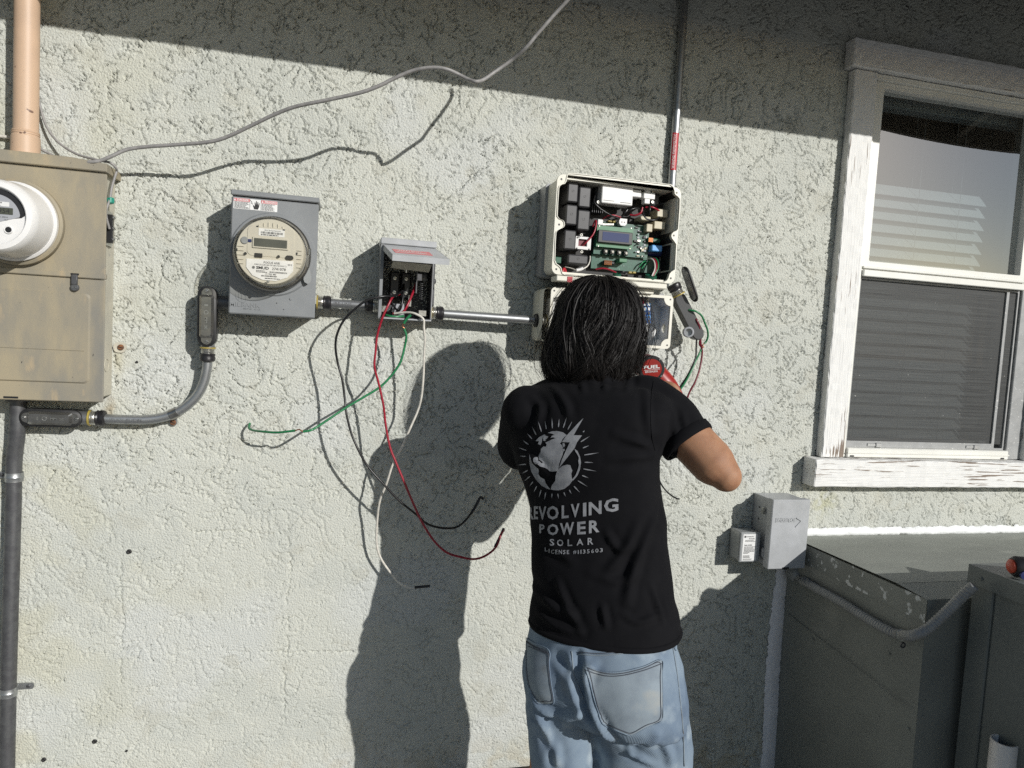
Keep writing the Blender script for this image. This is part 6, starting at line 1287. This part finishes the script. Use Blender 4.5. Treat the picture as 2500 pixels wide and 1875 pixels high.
for poly in (
    [(520, 365), (560, 350), (610, 348), (660, 360), (695, 385), (672, 405), (655, 425), (645, 450), (632, 462), (650, 478), (660, 500), (652, 520), (662, 545), (652, 580), (640, 605), (625, 650), (616, 715), (560, 720), (535, 715), (520, 700), (500, 688), (470, 678), (445, 672), (425, 650), (405, 648), (388, 628), (385, 605), (400, 590), (424, 588), (432, 604), (428, 620), (445, 628), (460, 645), (472, 640), (462, 625), (440, 612), (436, 585), (440, 565), (455, 540), (458, 512), (480, 490), (505, 492), (510, 470), (498, 455), (530, 440), (560, 425), (590, 415), (570, 405), (545, 412), (560, 390), (585, 385), (560, 372)],
    [(410, 440), (440, 405), (492, 378), (500, 388), (478, 402), (470, 420), (466, 450), (455, 478), (430, 468), (440, 442)], [(480, 400), (500, 390), (525, 398), (515, 415), (495, 430), (505, 440), (480, 438), (478, 420)],
    [(352, 565), (365, 610), (378, 640), (400, 662), (416, 682), (434, 692), (440, 715), (434, 740), (450, 770), (490, 790), (503, 830), (528, 862), (545, 885), (510, 875), (460, 845), (410, 790), (370, 720), (352, 640)],
    [(655, 668), (700, 655), (728, 662), (736, 690), (746, 710), (736, 738), (740, 770), (748, 800), (720, 840), (672, 878), (620, 892), (568, 889), (548, 882), (560, 842), (590, 805), (592, 760), (604, 722), (625, 692)],
    [(765, 512), (792, 530), (815, 580), (825, 635), (816, 700), (792, 757), (752, 803), (744, 792), (776, 752), (796, 700), (806, 660), (800, 622), (806, 592), (790, 560), (774, 536)],
    [(847, 230), (758, 386), (834, 388), (788, 452), (766, 505), (622, 690), (652, 605), (694, 512), (722, 452), (650, 450), (682, 402), (722, 358), (800, 275)],
    [(655, 462), (672, 458), (680, 480), (668, 500), (658, 485)], [(652, 515), (672, 510), (678, 525), (662, 540)]):
    poly_print(em, poly)
part('printed_emblem', em, M['print'], so_, recalc=False, kind='stuff', label='silver globe with lightning bolt printed on the shirt back')
ry = MB()
for a, b in (((430, 258), (462, 355)), ((375, 305), (415, 382)), ((495, 255), (508, 330)), ((558, 225), (563, 322)), ((625, 235), (618, 312)), ((695, 222), (662, 318)), ((745, 258), (705, 333)), ((332, 370), (375, 420)), ((290, 432), (343, 472)), ((245, 497), (323, 526)), ((262, 578), (318, 582)), ((247, 660), (322, 652)), ((282, 738), (337, 708)), ((302, 810), (358, 762)), ((355, 852), (385, 812)), ((390, 915), (420, 853)), ((440, 958), (460, 888)), ((490, 982), (502, 912)), ((557, 968), (560, 922)), ((620, 972), (613, 922)), ((685, 950), (668, 910)), ((738, 925), (718, 888)), ((815, 912), (760, 853)), ((885, 858), (797, 803)), ((895, 778), (835, 755)), ((968, 717), (848, 695)), ((940, 637), (858, 634)), ((992, 546), (855, 568)), ((900, 480), (842, 504)), ((905, 395), (823, 447)), ((860, 343), (843, 358))):
    a, b = np.array(a, float), np.array(b, float); n_ = np.array([-(b-a)[1], (b-a)[0]]); n_ /= np.linalg.norm(n_)
    poly_print(ry, [tuple(a), tuple(a*.3+b*.7+n_*5.5), tuple(b+n_*3), tuple(b-n_*3), tuple(a*.3+b*.7-n_*5.5)])
part('printed_rays', ry, M['print'], so_, recalc=False, kind='stuff', label='ring of silver rays printed round the globe')
wd = MB()
for g_ in (('R', 328, 393, 1160, 1160, 1046, 1040), ('E', 395, 432, 1160, 1160, 1040, 1038), ('V', 436, 508, 1163, 1165, 1040, 1042), ('O', 512, 620, 1163, 1163, 1036, 1036), ('L', 648, 712, 1152, 1146, 1032, 1030), ('V', 732, 812, 1142, 1140, 1020, 1012), ('I', 843, 874, 1134, 1130, 1010, 1004), ('N', 896, 1014, 1124, 1108, 1002, 986), ('G', 1036, 1168, 1100, 1084, 972, 962)): glyph(wd, *g_)
part('printed_word', wd, M['print'], so_, recalc=False, kind='stuff', label='silver printed word REVOLVING'); wd = MB()
for g_ in (('P', 444, 492, 1287, 1290, 1206, 1204), ('O', 516, 618, 1306, 1306, 1204, 1200), ('W', 632, 762, 1304, 1302, 1196, 1184), ('E', 790, 868, 1300, 1296, 1184, 1176), ('R', 898, 994, 1290, 1276, 1172, 1162)): glyph(wd, *g_)
part('printed_word', wd, M['print'], so_, recalc=False, kind='stuff', label='silver printed word POWER'); wd = MB()
for g_ in (('S', 538, 580, 1404, 1406, 1340, 1342), ('O', 604, 664, 1409, 1409, 1344, 1344), ('L', 702, 746, 1406, 1404, 1345, 1343), ('A', 785, 846, 1400, 1397, 1341, 1338), ('R', 886, 938, 1395, 1391, 1332, 1328)): glyph(wd, *g_, .02)
part('printed_word', wd, M['print'], so_, recalc=False, kind='stuff', label='silver printed word SOLAR'); wd = MB()
for ch, x0, x1, yb in (('L', 494, 520, 1456), ('I', 530, 538, 1468), ('C', 552, 580, 1476), ('E', 590, 612, 1480), ('N', 622, 650, 1482), ('S', 660, 682, 1483), ('E', 694, 716, 1483), ('#', 752, 784, 1482), ('1', 796, 806, 1480), ('1', 820, 830, 1478), ('3', 842, 866, 1476), ('5', 880, 904, 1474), ('6', 918, 944, 1471), ('0', 956, 986, 1467), ('3', 998, 1024, 1463)): glyph(wd, ch, x0, x1, yb, yb-2, yb-37, yb-39, .012)
part('printed_word', wd, M['print'], so_, recalc=False, kind='stuff', label='small silver printed licence line')

# --- hair
HR = [(679, 1452, 1478), (684, 1430, 1500), (694, 1405, 1524), (713, 1386, 1543), (745, 1365, 1558), (787, 1352, 1563), (819, 1341, 1563), (849, 1333, 1560), (884, 1327, 1552), (912, 1330, 1540), (934, 1342, 1520), (952, 1358, 1500)]
def hring(py, pl, pr, k=1.0):
    c = (pl+pr)/2+2; h = (pr-pl)/2*k*.93; return ring(py, c-h, c+h, .402, 12, .98, n=64, sq=2.05)
HG = np.array([hring(*h) for h in HR])                                   # (level, around, xyz)
lv = np.linspace(0, 1, len(HR))
def hair_pt(t, ph, out):
    """points on the hair surface: t 0 crown .. 1 ends, ph around, out = distance outwards"""
    i = np.clip(t, 0, 1)*(len(HR)-1); i0 = np.minimum(i.astype(int), len(HR)-2); fi = (i-i0)[..., None]
    j = (ph/(2*math.pi) % 1)*64; j0 = j.astype(int) % 64; j1 = (j0+1) % 64; fj = (j-np.floor(j))[..., None]
    a = HG[i0, j0]*(1-fj)+HG[i0, j1]*fj; b = HG[i0+1, j0]*(1-fj)+HG[i0+1, j1]*fj; P = a*(1-fi)+b*fi
    c = np.array([HG[5].mean(0)[0], HG[5].mean(0)[1], 0]); d = P-c; d[..., 2] = (P[..., 2]-HG[4].mean(0)[2])*.6*(t < .45)
    d /= np.linalg.norm(d, axis=-1, keepdims=True)+1e-9; return P+d*out[..., None], d
mb = MB(); loft(mb, [ (h-h.mean(0))*.90+h.mean(0) for h in HG[:9]])
base = eval_remesh(mb, .006, 4); bc = get_co(base); bn = get_no(base)
ang = np.arctan2(bc[:, 1]-HEAD[1], bc[:, 0]-HEAD[0]); bc += bn*(.0022*np.sin(ang*23+bc[:, 2]*22+2*np.sin(bc[:, 2]*40)))[:, None]
set_co(base, bc-BASE[person]); base.name = 'hair'
def hair_mat(name, c, rg):
    m = pmat(name, c, tuple(x*1.7 for x in c), 120, rough=rg, spec=.28); return m
M['hair'] = hair_mat('black_hair', (.004, .0035, .003), .6); base.materials.append(M['hair']); base.shade_smooth(); ho = mesh_obj('hair', base, person)
g = np.random.default_rng(5); NL, NS, NP = 230, 44, 18
ph0 = g.uniform(0, 2*math.pi, NL); t0 = np.where(g.random(NL) < .6, g.uniform(0, .10, NL), g.uniform(.1, .5, NL)); t1 = np.clip(g.normal(.80, .15, NL)+.12*(np.cos(ph0-3.5) > .1), .40, 1.03)
wa, wf_, wp = g.uniform(.10, .26, NL), g.normal(2.0, .18, NL), 1.9*np.sin(ph0*2+.6)+1.3*np.sin(ph0*5)+g.normal(0, .5, NL); drift = g.normal(0, .30, NL); lift0 = g.uniform(-.008, .008, NL); flip = np.where(g.random(NL) < .5, g.uniform(.003, .020, NL), -.006)
u = np.linspace(0, 1, NP)[None, None, :]
L3 = lambda a: a[:, None, None]
jit = lambda s: g.normal(0, s, (NL, NS, 1))
t = L3(t0)+jit(.02)+(L3(t1)+jit(.045)-L3(t0))*u
clump = 1-.72*u**1.4                                                     # locks draw together towards their tips
ph = L3(ph0)+jit(.105)*clump+L3(drift)*u+L3(wa)*np.sin(L3(wf_)*6.28*u*.75+L3(wp)+jit(.22))*u**.8+jit(.03)*u
out = L3(lift0)*np.minimum(1, u*3)+np.abs(jit(.003))*clump+.008*np.sin(u*math.pi)*(.5+.5*np.sin(L3(wp)*3))+L3(flip)*np.clip(u-.70, 0, 1)*3.2+.006*np.sin(9*u+L3(wp)*2)*u
stray = (g.random((NL, NS, 1)) < .045); out = out+np.where(stray, g.uniform(.004, .026, (NL, NS, 1))*np.sin(u*math.pi*.9), 0)
P, D = hair_pt(t, ph, out)
P = P.reshape(-1, NP, 3); D = D.reshape(-1, NP, 3)
T = np.gradient(P, axis=1); T /= np.linalg.norm(T, axis=2, keepdims=True)+1e-9
S = np.cross(T, D); S /= np.linalg.norm(S, axis=2, keepdims=True)+1e-9
wdt = (np.interp(np.linspace(0, 1, NP), [0, .15, .8, 1], [.35, 1, .8, .15])*0.00045)[None, :, None]*g.uniform(.7, 1.5, (len(P), 1, 1))
twist = D*wdt*g.normal(0, .7, (len(P), 1, 1)); A_, B_ = P+S*wdt+twist, P-S*wdt-twist
vv = np.stack([A_, B_], 2).reshape(-1, 3)-BASE[person]; k = np.arange(len(P))[:, None]*NP*2+np.arange(NP-1)[None, :]*2; k = k.ravel()
quads = np.stack([k, k+1, k+3, k+2], 1).astype(np.int32)
hm = bpy.data.meshes.new('hair_strands'); hm.vertices.add(len(vv)); hm.vertices.foreach_set('co', vv.astype(np.float32).ravel()); hm.loops.add(quads.size); hm.loops.foreach_set('vertex_index', quads.ravel())
hm.polygons.add(len(quads)); hm.polygons.foreach_set('loop_start', np.arange(0, quads.size, 4, dtype=np.int32)); hm.update(calc_edges=True); hm.shade_smooth(); hm.materials.append(hair_mat('black_hair_strand', (.0065, .0052, .0046), .52))
hs = mesh_obj('hair_strands', hm, ho); hs['kind'] = 'stuff'
for s_ in (-1, 1):
    e_ = MB(); ball(e_, HEAD+fr_*.032*s_+fdir*.086+fu*.012, (.012, .012, .012), 8); ey = part('eye', e_, M['eye'], person, smooth=True); i_ = MB(); ball(i_, HEAD+fr_*.032*s_+fdir*.0945+fu*.012, (.0055, .0055, .0055), 8); part('iris', i_, M['boot'], ey, smooth=True)

# ------------------------------------------------------------------ cordless drill in the right hand
dr = thing('cordless_drill', 'red and black cordless drill held at the box, round FUEL cap at its back', 'power drill', W(1585, 900, .36))
D0 = W(1590, 900, .375); ax = nrm(W(1545, 880, .15)-D0); sx_ = nrm(np.cross(ax, UZ)); uz_ = np.cross(sx_, ax)
part('motor_housing', MB().lathe(D0, ax, [(.024, 0), (.029, .003), (.0305, .02), (.031, .07), (.028, .085), (.0, .085)], 28), M['tool_red'], dr, smooth=40)
part('gear_case', MB().lathe(D0, ax, [(.027, .083), (.0275, .12), (.024, .128), (.0, .128)], 28), M['black_plastic'], dr, smooth=40)
part('chuck', MB().lathe(D0, ax, [(.021, .126), (.022, .13), (.021, .158), (.014, .168), (.0, .168)], 20), M['black_plastic'], dr, smooth=40); part('drill_bit', MB().tube([D0+ax*.166, D0+ax*.215], .003, 8), M['steel'], dr, smooth=50)
part('rear_ring', MB().lathe(D0, -ax, [(.0315, -.014), (.0325, -.004), (.0325, .002), (.030, .006), (.0245, .006)], 32), M['black_plastic'], dr, smooth=40)
cap = part('rear_cap', MB().lathe(D0, -ax, [(.0246, .0045), (.0242, .0062), (0, .0068)], 32), M['tool_red'], dr, smooth=40)
for a in (55, 145, 235, 325): screw(dr, D0-ax*.006+(sx_*math.cos(R(a))+uz_*math.sin(R(a)))*.0292, -ax, .0028, 'steel')
cfr = (D0-ax*.0068, sx_, uz_, -ax); q_ = R(8); cfr = (cfr[0], sx_*math.cos(q_)+uz_*math.sin(q_), -sx_*math.sin(q_)+uz_*math.cos(q_), -ax)
mb = MB(); text_on(mb, 'FUEL', -.0190, .0005, .038, .0085, .0006, cfr, .03); text_on(mb, 'BRUSHLESS', -.0165, -.0085, .030, .0042, .0006, cfr, .01); mb.add([cfr[0]+cfr[1]*x+cfr[2]*z+cfr[3]*.0006 for x, z in ((-.019, -.0020), (.0195, -.0014), (.0195, -.0022), (-.019, -.0028))], [(0, 1, 2, 3)])
part('cap_words', mb, M['label_white'], cap, kind='stuff')
H0 = D0+ax*.035; H1 = W(1655, 985, .375); H2 = W(1690, 1065, .39)
HP = spline([H0, H0*.45+H1*.55+v3((.003, 0, .004)), H1, H1*.5+H2*.5, H2], 5)
hnd = part('handle', MB().tube(HP, np.interp(np.linspace(0, 1, len(HP)), [0, .25, .5, 1], [.031, .028, .021, .020]), 18), M['tool_red'], dr, smooth=60); hd_ = nrm(H2-H1)
part('battery', MB().obox(H2+hd_*.03, (hd_, nrm(np.cross(hd_, ax)), nrm(np.cross(hd_, np.cross(hd_, ax)))), (.032, .038, .055), .006), M['black_plastic'], dr, smooth=30)
part('trigger', MB().obox(H1*.5+H0*.5+ax*.028-UZ*.012, (ax, sx_, uz_), (.007, .006, .014), .003), M['black_plastic'], dr, smooth=30)
hb = BVHTree.FromPolygons([tuple(v3(v.co)+BASE[dr]) for v in hnd.data.vertices], [tuple(p.vertices) for p in hnd.data.polygons])
tv, tf = text_geo('Milwaukee', .03); tw = tv[:, 0].max(); A0, A1 = np.array([1618., 962.]), np.array([1652., 980.]); up_ = np.array([.45, -.9])*8
Pq, Fq_ = [], None; pts = [tuple(A0+(A1-A0)*p[0]/tw+up_*p[1]) for p in tv]; mb = MB(); Pd, Fd = cloth_print(hb, pts, tf, .0008)
if Pd: mb.add(Pd, Fd); part('handle_script', mb, M['label_white'], hnd, recalc=False, kind='stuff')
